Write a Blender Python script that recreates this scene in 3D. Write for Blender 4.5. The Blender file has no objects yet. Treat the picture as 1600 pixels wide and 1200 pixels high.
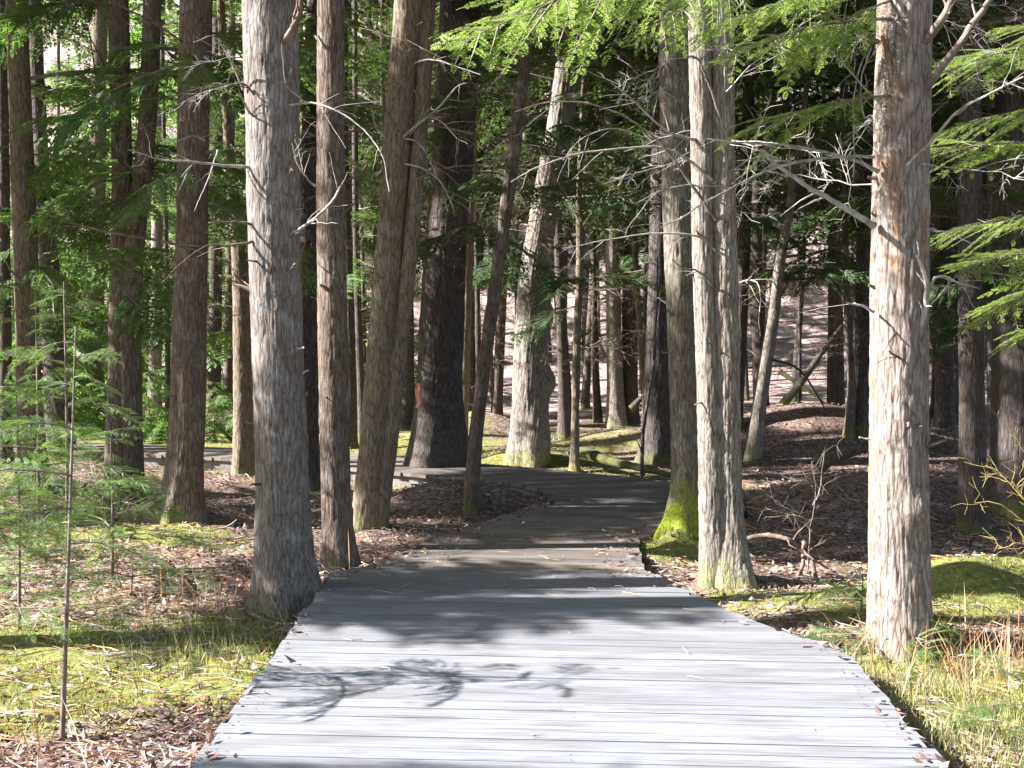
import bpy, math, random
import numpy as np
from mathutils import Vector, Matrix

R = math.radians
SC = bpy.context.scene
COL = SC.collection
random.seed(7)
RNG = np.random.default_rng(7)

# ---------------------------------------------------------------- camera, sky, sun, exposure
F_PX, CX, CY, CAM_H = 2222.0, 800.0, 600.0, 1.6
PITCH = math.atan(80.0 / F_PX)
cam_d = bpy.data.cameras.new('camera')
cam_d.sensor_width = 36.0
cam_d.lens = 36.0 * F_PX / 1600.0
cam_d.clip_start = 0.1
cam_d.clip_end = 600.0
cam = bpy.data.objects.new('camera', cam_d)
cam.location = (0, 0, CAM_H)
cam.rotation_euler = (math.pi / 2 - PITCH, 0, 0)
COL.objects.link(cam)
SC.camera = cam

SUN_EL, SUN_AZ = R(34), R(-4)           # azimuth: just behind due left
S = np.array([-math.cos(SUN_AZ) * math.cos(SUN_EL), math.sin(SUN_AZ) * math.cos(SUN_EL), math.sin(SUN_EL)])
world = bpy.data.worlds.new('World')
SC.world = world
world.use_nodes = True
wn = world.node_tree.nodes
wl = world.node_tree.links
sky = wn.new('ShaderNodeTexSky')
sky.sky_type = 'NISHITA'
sky.sun_disc = False
sky.sun_elevation = SUN_EL
sky.sun_rotation = math.atan2(S[0], S[1])
sky.dust_density = 1.5
wl.new(sky.outputs[0], wn['Background'].inputs[0])
wn['Background'].inputs[1].default_value = 0.05
sun_d = bpy.data.lights.new('sun', 'SUN')
sun_d.energy = 5.0
sun_d.angle = R(0.53)
sun_d.color = (1.0, 0.97, 0.945)
sun = bpy.data.objects.new('sun', sun_d)
sun.rotation_euler = Vector(S).to_track_quat('Z', 'Y').to_euler()
sun.location = (-20, 5, 30)
COL.objects.link(sun)
SC.view_settings.view_transform = 'Standard'
SC.view_settings.look = 'None'
SC.view_settings.gamma = 1.0
SC.view_settings.exposure = 2.2
SC.cycles.max_bounces = 6
SC.cycles.diffuse_bounces = 3
SC.cycles.glossy_bounces = 2
SC.cycles.transmission_bounces = 3
SC.cycles.use_adaptive_sampling = True

# ---------------------------------------------------------------- numeric helpers
def _hash(ix, iy, iz, seed):
    h = (ix.astype(np.int64) * 374761393 + iy.astype(np.int64) * 668265263 + iz.astype(np.int64) * 2147483647 + seed * 1274126177) & 0xffffffff
    h = ((h ^ (h >> 13)) * 1274126177) & 0xffffffff
    h = ((h ^ (h >> 16)) * 2246822519) & 0xffffffff
    return ((h ^ (h >> 15)) & 0xffff) / 65535.0

def noise3(x, y, z, seed=0):
    x, y, z = np.broadcast_arrays(np.asarray(x, float), np.asarray(y, float), np.asarray(z, float))
    ix, iy, iz = np.floor(x), np.floor(y), np.floor(z)
    fx, fy, fz = x - ix, y - iy, z - iz
    fx, fy, fz = fx * fx * (3 - 2 * fx), fy * fy * (3 - 2 * fy), fz * fz * (3 - 2 * fz)
    out = 0
    for dx in (0, 1):
        for dy in (0, 1):
            for dz in (0, 1):
                w = (fx if dx else 1 - fx) * (fy if dy else 1 - fy) * (fz if dz else 1 - fz)
                out = out + w * _hash(ix + dx, iy + dy, iz + dz, seed)
    return out

def fbm(x, y, z=0.0, seed=0, oct=4):
    a, t, f, n = 0.5, 0.0, 1.0, 0.0
    for o in range(oct):
        t = t + a * noise3(np.asarray(x) * f, np.asarray(y) * f, np.asarray(z) * f, seed + o * 17)
        n += a
        a *= 0.5
        f *= 2.03
    return t / n

def sstep(a, b, x):
    t = np.clip((np.asarray(x, float) - a) / (b - a), 0, 1)
    return t * t * (3 - 2 * t)

def ray(px, py):
    u, v = (px - CX) / F_PX, (CY - py) / F_PX
    return np.array([u, v * math.sin(PITCH) + math.cos(PITCH), v * math.cos(PITCH) - math.sin(PITCH)])

def at(px, py, Y):
    d = ray(px, py)
    return np.array([0, 0, CAM_H]) + d * (Y / d[1])

# ---------------------------------------------------------------- the boardwalk outline (left, right edge stations)
ST = [((-1.15, 1.2), (1.60, 1.0)), ((-1.18, 5.2), (1.60, 5.0)), ((-1.19, 7.3), (1.67, 7.05)), ((-1.20, 8.3), (1.28, 8.05)),
      ((-1.21, 9.5), (0.98, 9.35)), ((-1.03, 9.64), (0.90, 9.50)), ((-0.44, 11.5), (0.98, 11.05)), ((0.30, 13.3), (2.10, 12.7)), ((0.42, 14.2), (2.25, 14.2)),
      ((0.10, 15.0), (1.45, 15.6)), ((-0.6, 15.7), (0.30, 16.8)), ((-1.6, 16.5), (-0.8, 17.7)), ((-3.0, 17.8), (-2.4, 19.0)),
      ((-6.0, 19.3), (-5.7, 20.6)), ((-14.0, 21.0), (-13.8, 22.3))]
def deck_stations(step=0.143):
    L = np.array([a for a, b in ST], float)
    Rr = np.array([b for a, b in ST], float)
    C = (L + Rr) / 2
    s = np.concatenate([[0], np.cumsum(np.linalg.norm(np.diff(C, axis=0), axis=1))])
    q = np.arange(0, s[-1], step)
    ip = lambda A: np.stack([np.interp(q, s, A[:, 0]), np.interp(q, s, A[:, 1])], 1)
    return ip(L), ip(Rr)
DL, DR = deck_stations()
def seg_dist(P, A, B):
    ab = B - A
    t = np.clip(((P - A) @ ab) / (ab @ ab), 0, 1)
    return np.linalg.norm(P - (A + t[:, None] * ab), axis=1)
def deck_dist(x, y):
    """signed distance to the deck outline, negative inside"""
    P = np.stack([np.ravel(x), np.ravel(y)], 1)
    poly = np.array([a for a, b in ST] + [b for a, b in ST][::-1], float)
    d = np.full(len(P), 1e9)
    ins = np.zeros(len(P), bool)
    for i in range(len(poly)):
        A, B = poly[i], poly[(i + 1) % len(poly)]
        d = np.minimum(d, seg_dist(P, A, B))
        c = ((A[1] > P[:, 1]) != (B[1] > P[:, 1])) & (P[:, 0] < (B[0] - A[0]) * (P[:, 1] - A[1]) / (B[1] - A[1] + 1e-12) + A[0])
        ins ^= c
    return np.where(ins, -d, d).reshape(np.shape(x))

# ---------------------------------------------------------------- ground height
MOUNDS = [(-0.55, 14.5, 0.85, 0.55, 0.28), (3.0, 9.5, 0.55, 0.5, 0.20), (3.55, 9.8, 0.5, 0.4, 0.16), (3.3, 13.5, 1.2, 0.8, 0.42), (5.2, 14.0, 1.3, 1.0, 0.35),
          (4.4, 20.5, 2.2, 0.9, 0.75), (2.6, 11.4, 0.6, 0.35, 0.14), (-2.9, 11.9, 0.8, 0.45, 0.13), (-3.2, 10.7, 0.9, 0.35, 0.12), (1.5, 20.5, 1.4, 0.7, 0.22),
          (1.9, 8.9, 0.5, 0.4, 0.07), (-5, 16, 1.5, 1, 0.3), (-0.6, 24.5, 0.9, 0.5, 0.45), (-3.2, 13.4, 0.45, 0.4, 0.16), (1.20, 11.0, 0.26, 0.32, 0.22),
          (-2.0, 10.2, 0.6, 0.4, 0.1), (3.9, 8.3, 0.8, 0.3, 0.12), (-1.5, 9.0, 0.4, 0.35, 0.06), (-1.4, 10.9, 0.35, 0.3, 0.06), (-3.05, 13.0, 0.5, 0.5, 0.12), (1.6, 10.1, 0.4, 0.35, 0.08), (2.2, 7.95, 0.5, 0.4, 0.08), (1.45, 11.3, 0.4, 0.35, 0.10), (-1.35, 12.7, 0.45, 0.4, 0.08), (0.3, 19.2, 0.9, 0.7, 0.18)]
def gz(x, y):
    x, y = np.asarray(x, float), np.asarray(y, float)
    z = -0.17 + 0.16 * (fbm(x * 0.45, y * 0.45, 0, 3, 3) - 0.5) + 0.07 * (fbm(x * 2.1, y * 2.1, 0, 5, 3) - 0.5)
    for mx, my, sx, sy, h in MOUNDS:
        z = z + h * np.exp(-((x - mx) / sx) ** 2 - ((y - my) / sy) ** 2)
    hill = np.maximum(0, y - 34 + 0.10 * x)
    z = z + 0.33 * hill * sstep(0, 18, hill) + 0.9 * (fbm(x * 0.12, y * 0.12, 0, 9, 3) - 0.5) * sstep(20, 40, y)
    dd = deck_dist(x, y)
    lift = sstep(9.2, 10.2, y) * sstep(15.5, 13.5, y)                 # litter drifts up to the edge of the narrow part
    under = -0.15 - 0.05 * sstep(0, -0.3, dd)
    edge = np.where(dd < 0, under, z)
    z = np.where(dd < 0, edge, np.minimum(z, under + (z - under) * sstep(0, 0.35, dd) + 0.0) + lift * 0.10 * np.exp(-(dd / 0.25) ** 2))
    return z

def gp(px, py):
    d = ray(px, py)
    Y = 8.0
    for i in range(40):
        p = np.array([0, 0, CAM_H]) + d * (Y / d[1])
        g = float(gz(p[0], p[1]))
        if d[2] >= -1e-4:
            break
        Yn = (g - CAM_H) / d[2] * d[1]
        Y = 0.6 * Y + 0.4 * min(max(Yn, 3), 60)
    p = np.array([0, 0, CAM_H]) + d * (Y / d[1])
    p[2] = float(gz(p[0], p[1]))
    return p

# ---------------------------------------------------------------- materials
def new_mat(name):
    m = bpy.data.materials.new(name)
    m.use_nodes = True
    nt = m.node_tree
    return m, nt, nt.nodes['Principled BSDF']
def N(nt, t, **kw):
    n = nt.nodes.new(t)
    for k, v in kw.items():
        if k in n.inputs:
            n.inputs[k].default_value = v
        else:
            setattr(n, k, v)
    return n
def ramp(nt, src, stops, interp='LINEAR'):
    r = nt.nodes.new('ShaderNodeValToRGB')
    r.color_ramp.interpolation = interp
    e = r.color_ramp.elements
    while len(e) < len(stops):
        e.new(0.5)
    for i, (p, c) in enumerate(stops):
        e[i].position = p
        e[i].color = (c, c, c, 1) if np.isscalar(c) else (*c, 1)
    nt.links.new(src, r.inputs[0])
    return r.outputs[0]
def mix(nt, fac, a, b, mode='MIX'):
    m = nt.nodes.new('ShaderNodeMix')
    m.data_type = 'RGBA'
    m.blend_type = mode
    for i, v in ((0, fac), (6, a), (7, b)):
        s = m.inputs[i]
        if hasattr(v, 'links'):
            nt.links.new(v, s)
        elif np.isscalar(v):
            s.default_value = v if i == 0 else (v, v, v, 1)
        else:
            s.default_value = (*v, 1)
    return m.outputs[2]
def math_n(nt, op, a, b=0.0):
    m = nt.nodes.new('ShaderNodeMath')
    m.operation = op
    for s, v in ((m.inputs[0], a), (m.inputs[1], b)):
        if hasattr(v, 'links'):
            nt.links.new(v, s)
        else:
            s.default_value = v
    return m.outputs[0]
def coords(nt, scale=(1, 1, 1), kind='Object'):
    tc = nt.nodes.new('ShaderNodeTexCoord')
    mp = nt.nodes.new('ShaderNodeMapping')
    mp.inputs['Scale'].default_value = scale
    nt.links.new(tc.outputs[kind], mp.inputs[0])
    return mp.outputs[0]
def noise_n(nt, vec, scale, detail=4, rough=0.55, dist=0.0):
    n = nt.nodes.new('ShaderNodeTexNoise')
    n.inputs['Scale'].default_value = scale
    n.inputs['Detail'].default_value = detail
    n.inputs['Roughness'].default_value = rough
    n.inputs['Distortion'].default_value = dist
    nt.links.new(vec, n.inputs['Vector'])
    return n.outputs[0]

def bark(name, dark, light, lichen, lich_amt=0.25, moss=0.0, moss_h=0.5, rust=0.0, furrow=40):
    """furrowed bark: vertical plates between dark cracks, grey lichen, moss near the ground"""
    m, nt, p = new_mat(name)
    v3 = coords(nt, (1, 1, 1))
    v2 = coords(nt, (1, 1, 0.30))
    # plates between thin cracks: stretched cells, warped so that the cracks wander and fork
    nv = nt.nodes.new('ShaderNodeTexNoise')
    nv.inputs['Scale'].default_value = 7.0
    nv.inputs['Detail'].default_value = 3
    nt.links.new(v3, nv.inputs['Vector'])
    off = nt.nodes.new('ShaderNodeVectorMath')
    off.operation = 'MULTIPLY_ADD'
    nt.links.new(nv.outputs['Color'], off.inputs[0])
    off.inputs[1].default_value = (0.035, 0.035, 0.10)
    nt.links.new(v3, off.inputs[2])
    mp = nt.nodes.new('ShaderNodeMapping')
    mp.inputs['Scale'].default_value = (1, 1, 0.15)
    nt.links.new(off.outputs[0], mp.inputs[0])
    vo = nt.nodes.new('ShaderNodeTexVoronoi')
    vo.feature = 'DISTANCE_TO_EDGE'
    vo.inputs['Scale'].default_value = furrow
    nt.links.new(mp.outputs[0], vo.inputs['Vector'])
    crack = ramp(nt, vo.outputs['Distance'], [(0.0, 0.1), (0.10, 0.6), (0.30, 1.0)])
    n1 = noise_n(nt, mp.outputs[0], furrow * 1.1, 6, 0.7, 0.0)
    n2 = noise_n(nt, v2, furrow * 2.6, 5, 0.7, 0.0)
    n3 = noise_n(nt, v3, 3.2, 4, 0.6)
    h = math_n(nt, 'ADD', math_n(nt, 'MULTIPLY', crack, 0.26), math_n(nt, 'ADD', math_n(nt, 'MULTIPLY', n1, 0.52), math_n(nt, 'MULTIPLY', n2, 0.34)))
    plate = ramp(nt, h, [(0.38, 0.0), (0.56, 0.5), (0.76, 1.0)])
    c = mix(nt, plate, dark, light)
    c = mix(nt, math_n(nt, 'MULTIPLY', ramp(nt, n3, [(0.35, 0.0), (0.65, 1.0)]), 0.5), c, mix(nt, 0.5, c, dark))
    n4 = noise_n(nt, v3, 7.0, 5, 0.65, 0.4)
    lm = math_n(nt, 'MULTIPLY', math_n(nt, 'MULTIPLY', ramp(nt, n4, [(0.50, 0.0), (0.60, 1.0)]), plate), lich_amt)
    c = mix(nt, lm, c, lichen)
    if rust > 0:
        n5 = noise_n(nt, coords(nt, (1, 1, 0.5)), 4.5, 3, 0.6, 0.5)
        c = mix(nt, math_n(nt, 'MULTIPLY', ramp(nt, n5, [(0.56, 0.0), (0.68, 1.0)]), rust), c, (0.30, 0.145, 0.065))
    if moss > 0:
        tc = nt.nodes.new('ShaderNodeTexCoord')
        sx = nt.nodes.new('ShaderNodeSeparateXYZ')
        nt.links.new(tc.outputs['Object'], sx.inputs[0])
        g = math_n(nt, 'ADD', math_n(nt, 'DIVIDE', sx.outputs[2], moss_h), math_n(nt, 'MULTIPLY', math_n(nt, 'SUBTRACT', n4, 0.5), 3.0))
        mm = ramp(nt, g, [(0.25, moss), (1.0, 0.0)])
        mc = mix(nt, ramp(nt, noise_n(nt, v3, 60, 3), [(0.3, 0.0), (0.7, 1.0)]), (0.10, 0.125, 0.012), (0.36, 0.42, 0.045))
        c = mix(nt, mm, c, mc)
    nt.links.new(c, p.inputs['Base Color'])
    p.inputs['Roughness'].default_value = 0.9
    p.inputs['Specular IOR Level'].default_value = 0.15
    b = nt.nodes.new('ShaderNodeBump')
    b.inputs['Strength'].default_value = 0.8
    b.inputs['Distance'].default_value = 0.016
    nt.links.new(h, b.inputs['Height'])
    nt.links.new(b.outputs[0], p.inputs['Normal'])
    return m

M = {}
LICH = (0.42, 0.43, 0.42)
M['grey'] = bark('bark_grey', (0.075, 0.062, 0.055), (0.27, 0.235, 0.215), (0.40, 0.41, 0.42), 0.45, 0.15, 0.12)
M['brown'] = bark('bark_brown', (0.055, 0.040, 0.032), (0.215, 0.165, 0.135), LICH, 0.25, 0.28, 0.12)
M['tan'] = bark('bark_tan', (0.07, 0.052, 0.035), (0.29, 0.235, 0.175), LICH, 0.15, 0.35, 0.13)
M['pale'] = bark('bark_pale', (0.075, 0.060, 0.048), (0.345, 0.30, 0.26), (0.46, 0.46, 0.44), 0.3, 0.35, 0.2)
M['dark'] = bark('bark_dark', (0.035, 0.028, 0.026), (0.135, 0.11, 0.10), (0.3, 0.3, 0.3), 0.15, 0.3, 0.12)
M['warm'] = bark('bark_warm', (0.085, 0.062, 0.048), (0.375, 0.315, 0.28), (0.5, 0.49, 0.48), 0.35, 0.08, 0.1, rust=0.6, furrow=34)
M['mossy'] = bark('bark_mossy', (0.055, 0.046, 0.034), (0.23, 0.20, 0.16), LICH, 0.3, 1.0, 0.42)
M['far'] = bark('bark_far', (0.07, 0.06, 0.058), (0.21, 0.185, 0.175), LICH, 0.3)

def twig_mat(name, a, b):
    m, nt, p = new_mat(name)
    n = noise_n(nt, coords(nt, (1, 1, 1)), 14, 4)
    nt.links.new(mix(nt, ramp(nt, n, [(0.35, 0.0), (0.65, 1.0)]), a, b), p.inputs['Base Color'])
    p.inputs['Roughness'].default_value = 0.85
    p.inputs['Specular IOR Level'].default_value = 0.2
    return m
M['twig'] = twig_mat('twig_wood', (0.12, 0.09, 0.075), (0.26, 0.22, 0.19))
M['dead'] = twig_mat('dead_wood', (0.20, 0.175, 0.155), (0.44, 0.41, 0.385))
M['deadbrown'] = twig_mat('dead_wood_brown', (0.10, 0.072, 0.055), (0.25, 0.19, 0.15))
M['yellowtwig'] = twig_mat('yellow_twig_wood', (0.34, 0.25, 0.09), (0.50, 0.40, 0.17))
M['rusttwig'] = twig_mat('dry_stem', (0.42, 0.20, 0.09), (0.62, 0.42, 0.26))

def leaf_mat(name, a, b, tr):
    m, nt, p = new_mat(name)
    oi = nt.nodes.new('ShaderNodeObjectInfo')
    n = noise_n(nt, coords(nt, (1, 1, 1)), 9, 3)
    f = math_n(nt, 'ADD', math_n(nt, 'MULTIPLY', n, 0.9), math_n(nt, 'MULTIPLY', math_n(nt, 'SUBTRACT', oi.outputs['Random'], 0.5), 0.5))
    c = mix(nt, ramp(nt, f, [(0.25, 0.0), (0.7, 1.0)]), a, b)
    nt.links.new(c, p.inputs['Base Color'])
    p.inputs['Roughness'].default_value = 0.5
    p.inputs['Specular IOR Level'].default_value = 0.3
    t = nt.nodes.new('ShaderNodeBsdfTranslucent')
    nt.links.new(mix(nt, 0.5, c, (0.22, 0.36, 0.05)), t.inputs[0])
    ms = nt.nodes.new('ShaderNodeMixShader')
    ms.inputs[0].default_value = tr
    nt.links.new(p.outputs[0], ms.inputs[1])
    nt.links.new(t.outputs[0], ms.inputs[2])
    nt.links.new(ms.outputs[0], nt.nodes['Material Output'].inputs[0])
    return m
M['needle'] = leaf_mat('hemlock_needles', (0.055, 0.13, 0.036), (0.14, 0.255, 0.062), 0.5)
M['needle_bright'] = leaf_mat('hemlock_needles_sunlit', (0.10, 0.20, 0.055), (0.22, 0.34, 0.085), 0.55)  # same needles brightened: sunlit look mixed into the colour
M['needle_yellow'] = leaf_mat('hemlock_needles_sunny', (0.19, 0.31, 0.055), (0.34, 0.46, 0.09), 0.5)  # yellow-green glow of sun-struck sprays set as needle colour
M['needle_dark'] = leaf_mat('hemlock_needles_shaded', (0.027, 0.064, 0.026), (0.070, 0.125, 0.038), 0.35)  # same needles darkened for boughs in shade, shade put into the colour

def attr_mat(name, rough=0.85, tr=0.0):
    m, nt, p = new_mat(name)
    a = nt.nodes.new('ShaderNodeVertexColor')
    a.layer_name = 'Col'
    nt.links.new(a.outputs[0], p.inputs['Base Color'])
    p.inputs['Roughness'].default_value = rough
    p.inputs['Specular IOR Level'].default_value = 0.2
    if tr:
        t = nt.nodes.new('ShaderNodeBsdfTranslucent')
        nt.links.new(a.outputs[0], t.inputs[0])
        ms = nt.nodes.new('ShaderNodeMixShader')
        ms.inputs[0].default_value = tr
        nt.links.new(p.outputs[0], ms.inputs[1])
        nt.links.new(t.outputs[0], ms.inputs[2])
        nt.links.new(ms.outputs[0], nt.nodes['Material Output'].inputs[0])
    return m
M['litter'] = attr_mat('dry_leaves', 0.7, 0.15)
M['blade'] = attr_mat('moss_and_grass', 0.8, 0.3)

def ground_mat():
    m, nt, p = new_mat('forest_floor')
    v = coords(nt, (1, 1, 1))
    n1 = noise_n(nt, v, 1.3, 5, 0.6)
    n2 = noise_n(nt, v, 26, 5, 0.65)
    vo = nt.nodes.new('ShaderNodeTexVoronoi')
    vo.inputs['Scale'].default_value = 40
    nt.links.new(v, vo.inputs['Vector'])
    sx = nt.nodes.new('ShaderNodeSeparateColor')
    nt.links.new(vo.outputs['Color'], sx.inputs[0])
    leaf = ramp(nt, sx.outputs[0], [(0.0, (0.085, 0.055, 0.042)), (0.35, (0.20, 0.130, 0.105)), (0.7, (0.31, 0.225, 0.20)), (1.0, (0.44, 0.36, 0.34))])
    soil = mix(nt, ramp(nt, n2, [(0.3, 0.0), (0.7, 1.0)]), (0.045, 0.030, 0.024), (0.19, 0.125, 0.095))
    c = mix(nt, ramp(nt, n1, [(0.3, 0.35), (0.6, 0.8)]), soil, leaf)
    a = nt.nodes.new('ShaderNodeVertexColor')
    a.layer_name = 'Col'
    sa = nt.nodes.new('ShaderNodeSeparateColor')
    nt.links.new(a.outputs[0], sa.inputs[0])
    mcol = mix(nt, ramp(nt, n2, [(0.3, 0.0), (0.7, 1.0)]), (0.10, 0.115, 0.028), (0.30, 0.30, 0.10))
    fac = ramp(nt, math_n(nt, 'ADD', sa.outputs[0], math_n(nt, 'MULTIPLY', math_n(nt, 'SUBTRACT', n2, 0.5), 0.8)), [(0.35, 0.0), (0.55, 1.0)])
    c = mix(nt, fac, c, mcol)
    # the far slope: pale dry beech and oak leaves
    far = mix(nt, ramp(nt, noise_n(nt, coords(nt, (1, 1, 1)), 1.4, 10, 0.82), [(0.36, 0.0), (0.64, 1.0)]), (0.17, 0.105, 0.09), (0.56, 0.45, 0.43))
    c = mix(nt, sa.outputs[1], c, far)
    nt.links.new(c, p.inputs['Base Color'])
    p.inputs['Roughness'].default_value = 0.95
    p.inputs['Specular IOR Level'].default_value = 0.1
    b = nt.nodes.new('ShaderNodeBump')
    b.inputs['Strength'].default_value = 0.7
    b.inputs['Distance'].default_value = 0.03
    nt.links.new(math_n(nt, 'ADD', n2, math_n(nt, 'MULTIPLY', sx.outputs[1], 0.4)), b.inputs['Height'])
    nt.links.new(b.outputs[0], p.inputs['Normal'])
    return m
M['ground'] = ground_mat()

def deck_mat():
    m, nt, p = new_mat('weathered_boards')
    a = nt.nodes.new('ShaderNodeVertexColor')
    a.layer_name = 'Col'
    sa = nt.nodes.new('ShaderNodeSeparateColor')
    nt.links.new(a.outputs[0], sa.inputs[0])
    mp = nt.nodes.new('ShaderNodeMapping')
    tc = nt.nodes.new('ShaderNodeTexCoord')
    nt.links.new(tc.outputs['Object'], mp.inputs[0])
    mp.inputs['Rotation'].default_value = (0, 0, R(4))
    cmb = nt.nodes.new('ShaderNodeCombineXYZ')
    nt.links.new(math_n(nt, 'MULTIPLY', sa.outputs[0], 37.0), cmb.inputs[0])
    add = nt.nodes.new('ShaderNodeVectorMath')
    nt.links.new(mp.outputs[0], add.inputs[0])
    nt.links.new(cmb.outputs[0], add.inputs[1])
    mp2 = nt.nodes.new('ShaderNodeMapping')
    mp2.inputs['Scale'].default_value = (0.9, 34, 6)
    nt.links.new(add.outputs[0], mp2.inputs[0])
    g = noise_n(nt, mp2.outputs[0], 2.2, 6, 0.62, 0.35)
    mp3 = nt.nodes.new('ShaderNodeMapping')
    mp3.inputs['Scale'].default_value = (1.2, 4, 1)
    nt.links.new(add.outputs[0], mp3.inputs[0])
    s = noise_n(nt, mp3.outputs[0], 1.6, 5, 0.6)
    c = mix(nt, ramp(nt, g, [(0.30, 0.0), (0.52, 0.75), (0.70, 1.0)]), (0.095, 0.093, 0.098), (0.295, 0.308, 0.342))
    c = mix(nt, math_n(nt, 'MULTIPLY', sa.outputs[0], 0.5), c, (0.15, 0.148, 0.158))
    c = mix(nt, math_n(nt, 'MULTIPLY', ramp(nt, s, [(0.46, 0.0), (0.68, 1.0)]), 0.6), c, (0.125, 0.108, 0.098))
    kn = nt.nodes.new('ShaderNodeTexVoronoi')
    kn.inputs['Scale'].default_value = 2.6
    mp4 = nt.nodes.new('ShaderNodeMapping')
    mp4.inputs['Scale'].default_value = (0.7, 2.2, 1)
    nt.links.new(add.outputs[0], mp4.inputs[0])
    nt.links.new(mp4.outputs[0], kn.inputs['Vector'])
    c = mix(nt, ramp(nt, kn.outputs['Distance'], [(0.03, 0.8), (0.10, 0.0)]), c, (0.10, 0.075, 0.06))
    c = mix(nt, math_n(nt, 'MULTIPLY', sa.outputs[1], ramp(nt, s, [(0.3, 0.5), (0.6, 1.0)])), c, mix(nt, sa.outputs[0], (0.075, 0.058, 0.046), (0.19, 0.155, 0.122)))
    nt.links.new(c, p.inputs['Base Color'])
    p.inputs['Roughness'].default_value = 0.7
    p.inputs['Specular IOR Level'].default_value = 0.25
    b = nt.nodes.new('ShaderNodeBump')
    b.inputs['Strength'].default_value = 0.5
    b.inputs['Distance'].default_value = 0.006
    nt.links.new(g, b.inputs['Height'])
    nt.links.new(b.outputs[0], p.inputs['Normal'])
    return m
M['deck'] = deck_mat()
def nail_mat():
    m, nt, p = new_mat('rusty_nail')
    p.inputs['Base Color'].default_value = (0.07, 0.055, 0.05, 1)
    p.inputs['Metallic'].default_value = 0.5
    p.inputs['Roughness'].default_value = 0.6
    return m
M['nail'] = nail_mat()
def paint_mat():
    m, nt, p = new_mat('orange_blaze_paint')
    n = noise_n(nt, coords(nt, (1, 1, 0.3)), 30, 4)
    nt.links.new(mix(nt, ramp(nt, n, [(0.4, 0.0), (0.6, 1.0)]), (0.42, 0.16, 0.10), (0.24, 0.17, 0.145)), p.inputs['Base Color'])
    p.inputs['Roughness'].default_value = 0.8
    return m
M['paint'] = paint_mat()

# ---------------------------------------------------------------- mesh and object helpers
class MB:
    """collects vertices, faces (tri / quad arrays), a material index and a colour per face"""
    def __init__(self):
        self.v, self.q, self.t, self.qm, self.tm, self.qc, self.tc, self.n = [], [], [], [], [], [], [], 0
    def add(self, V, Q=None, T=None, mi=0, col=None):
        V = np.asarray(V, float).reshape(-1, 3)
        for arr, F, mm, cc in ((self.q, Q, self.qm, self.qc), (self.t, T, self.tm, self.tc)):
            if F is not None and len(F):
                F = np.asarray(F, np.int64)
                arr.append(F + self.n)
                mm.append(np.full(len(F), mi, np.int32))
                c = np.ones((len(F), 3)) if col is None else np.broadcast_to(np.asarray(col, float), (len(F), 3))
                cc.append(c)
        self.v.append(V)
        self.n += len(V)
    def tube(self, P, r, sides=4, mi=0, cap=False):
        P = np.asarray(P, float)
        r = np.broadcast_to(np.asarray(r, float), (len(P),))
        d = np.gradient(P, axis=0)
        d /= np.linalg.norm(d, axis=1)[:, None] + 1e-12
        ref = np.array([0, 0, 1.0]) if abs(d[:, 2]).mean() < 0.8 else np.array([1.0, 0, 0])
        a = np.cross(d, ref)
        a /= np.linalg.norm(a, axis=1)[:, None] + 1e-12
        b = np.cross(d, a)
        th = np.arange(sides) * 2 * math.pi / sides
        V = P[:, None, :] + r[:, None, None] * (np.cos(th)[None, :, None] * a[:, None, :] + np.sin(th)[None, :, None] * b[:, None, :])
        n, s = len(P), sides
        i = np.arange(n - 1)[:, None] * s
        j = np.arange(s)[None, :]
        Q = np.stack([i + j, i + (j + 1) % s, i + s + (j + 1) % s, i + s + j], -1).reshape(-1, 4)
        self.add(V.reshape(-1, 3), Q=Q, mi=mi)
    def mesh(self, name, mats, smooth=False, colors=False):
        me = bpy.data.meshes.new(name)
        V = np.concatenate(self.v)
        Q = np.concatenate(self.q) if self.q else np.zeros((0, 4), np.int64)
        T = np.concatenate(self.t) if self.t else np.zeros((0, 3), np.int64)
        me.vertices.add(len(V))
        me.vertices.foreach_set('co', V.astype(np.float32).ravel())
        li = np.concatenate([Q.ravel(), T.ravel()]).astype(np.int32)
        me.loops.add(len(li))
        me.loops.foreach_set('vertex_index', li)
        tot = np.concatenate([np.full(len(Q), 4), np.full(len(T), 3)]).astype(np.int32)
        st = np.concatenate([[0], np.cumsum(tot)[:-1]]).astype(np.int32)
        me.polygons.add(len(tot))
        me.polygons.foreach_set('loop_start', st)
        me.polygons.foreach_set('loop_total', tot)
        mi = np.concatenate(self.qm + self.tm) if (self.qm or self.tm) else np.zeros(0, np.int32)
        for m in mats:
            me.materials.append(m)
        me.polygons.foreach_set('material_index', mi.astype(np.int32))
        me.polygons.foreach_set('use_smooth', np.full(len(tot), smooth))
        if colors:
            C = np.concatenate(self.qc + self.tc)
            ca = me.color_attributes.new('Col', 'FLOAT_COLOR', 'CORNER')
            cc = np.concatenate([np.repeat(C, tot, axis=0), np.ones((len(li), 1))], 1)
            ca.data.foreach_set('color', cc.astype(np.float32).ravel())
        me.update(calc_edges=True)
        me.validate()
        return me

def obj(name, me, parent=None, loc=(0, 0, 0)):
    o = bpy.data.objects.new(name, me)
    COL.objects.link(o)
    if parent is not None:
        o.parent = parent
    o.location = loc
    return o
def tag(o, label=None, cat=None, group=None, kind=None):
    if label: o['label'] = label
    if cat: o['category'] = cat
    if group: o['group'] = group
    if kind: o['kind'] = kind
    return o
def thing(name, label, cat, loc, group=None):
    o = bpy.data.objects.new(name, None)
    o.empty_display_size = 0.1
    COL.objects.link(o)
    o.location = Vector(loc)
    return tag(o, label, cat, group)

def unit(v):
    v = np.asarray(v, float)
    return v / (np.linalg.norm(v) + 1e-12)

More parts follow.
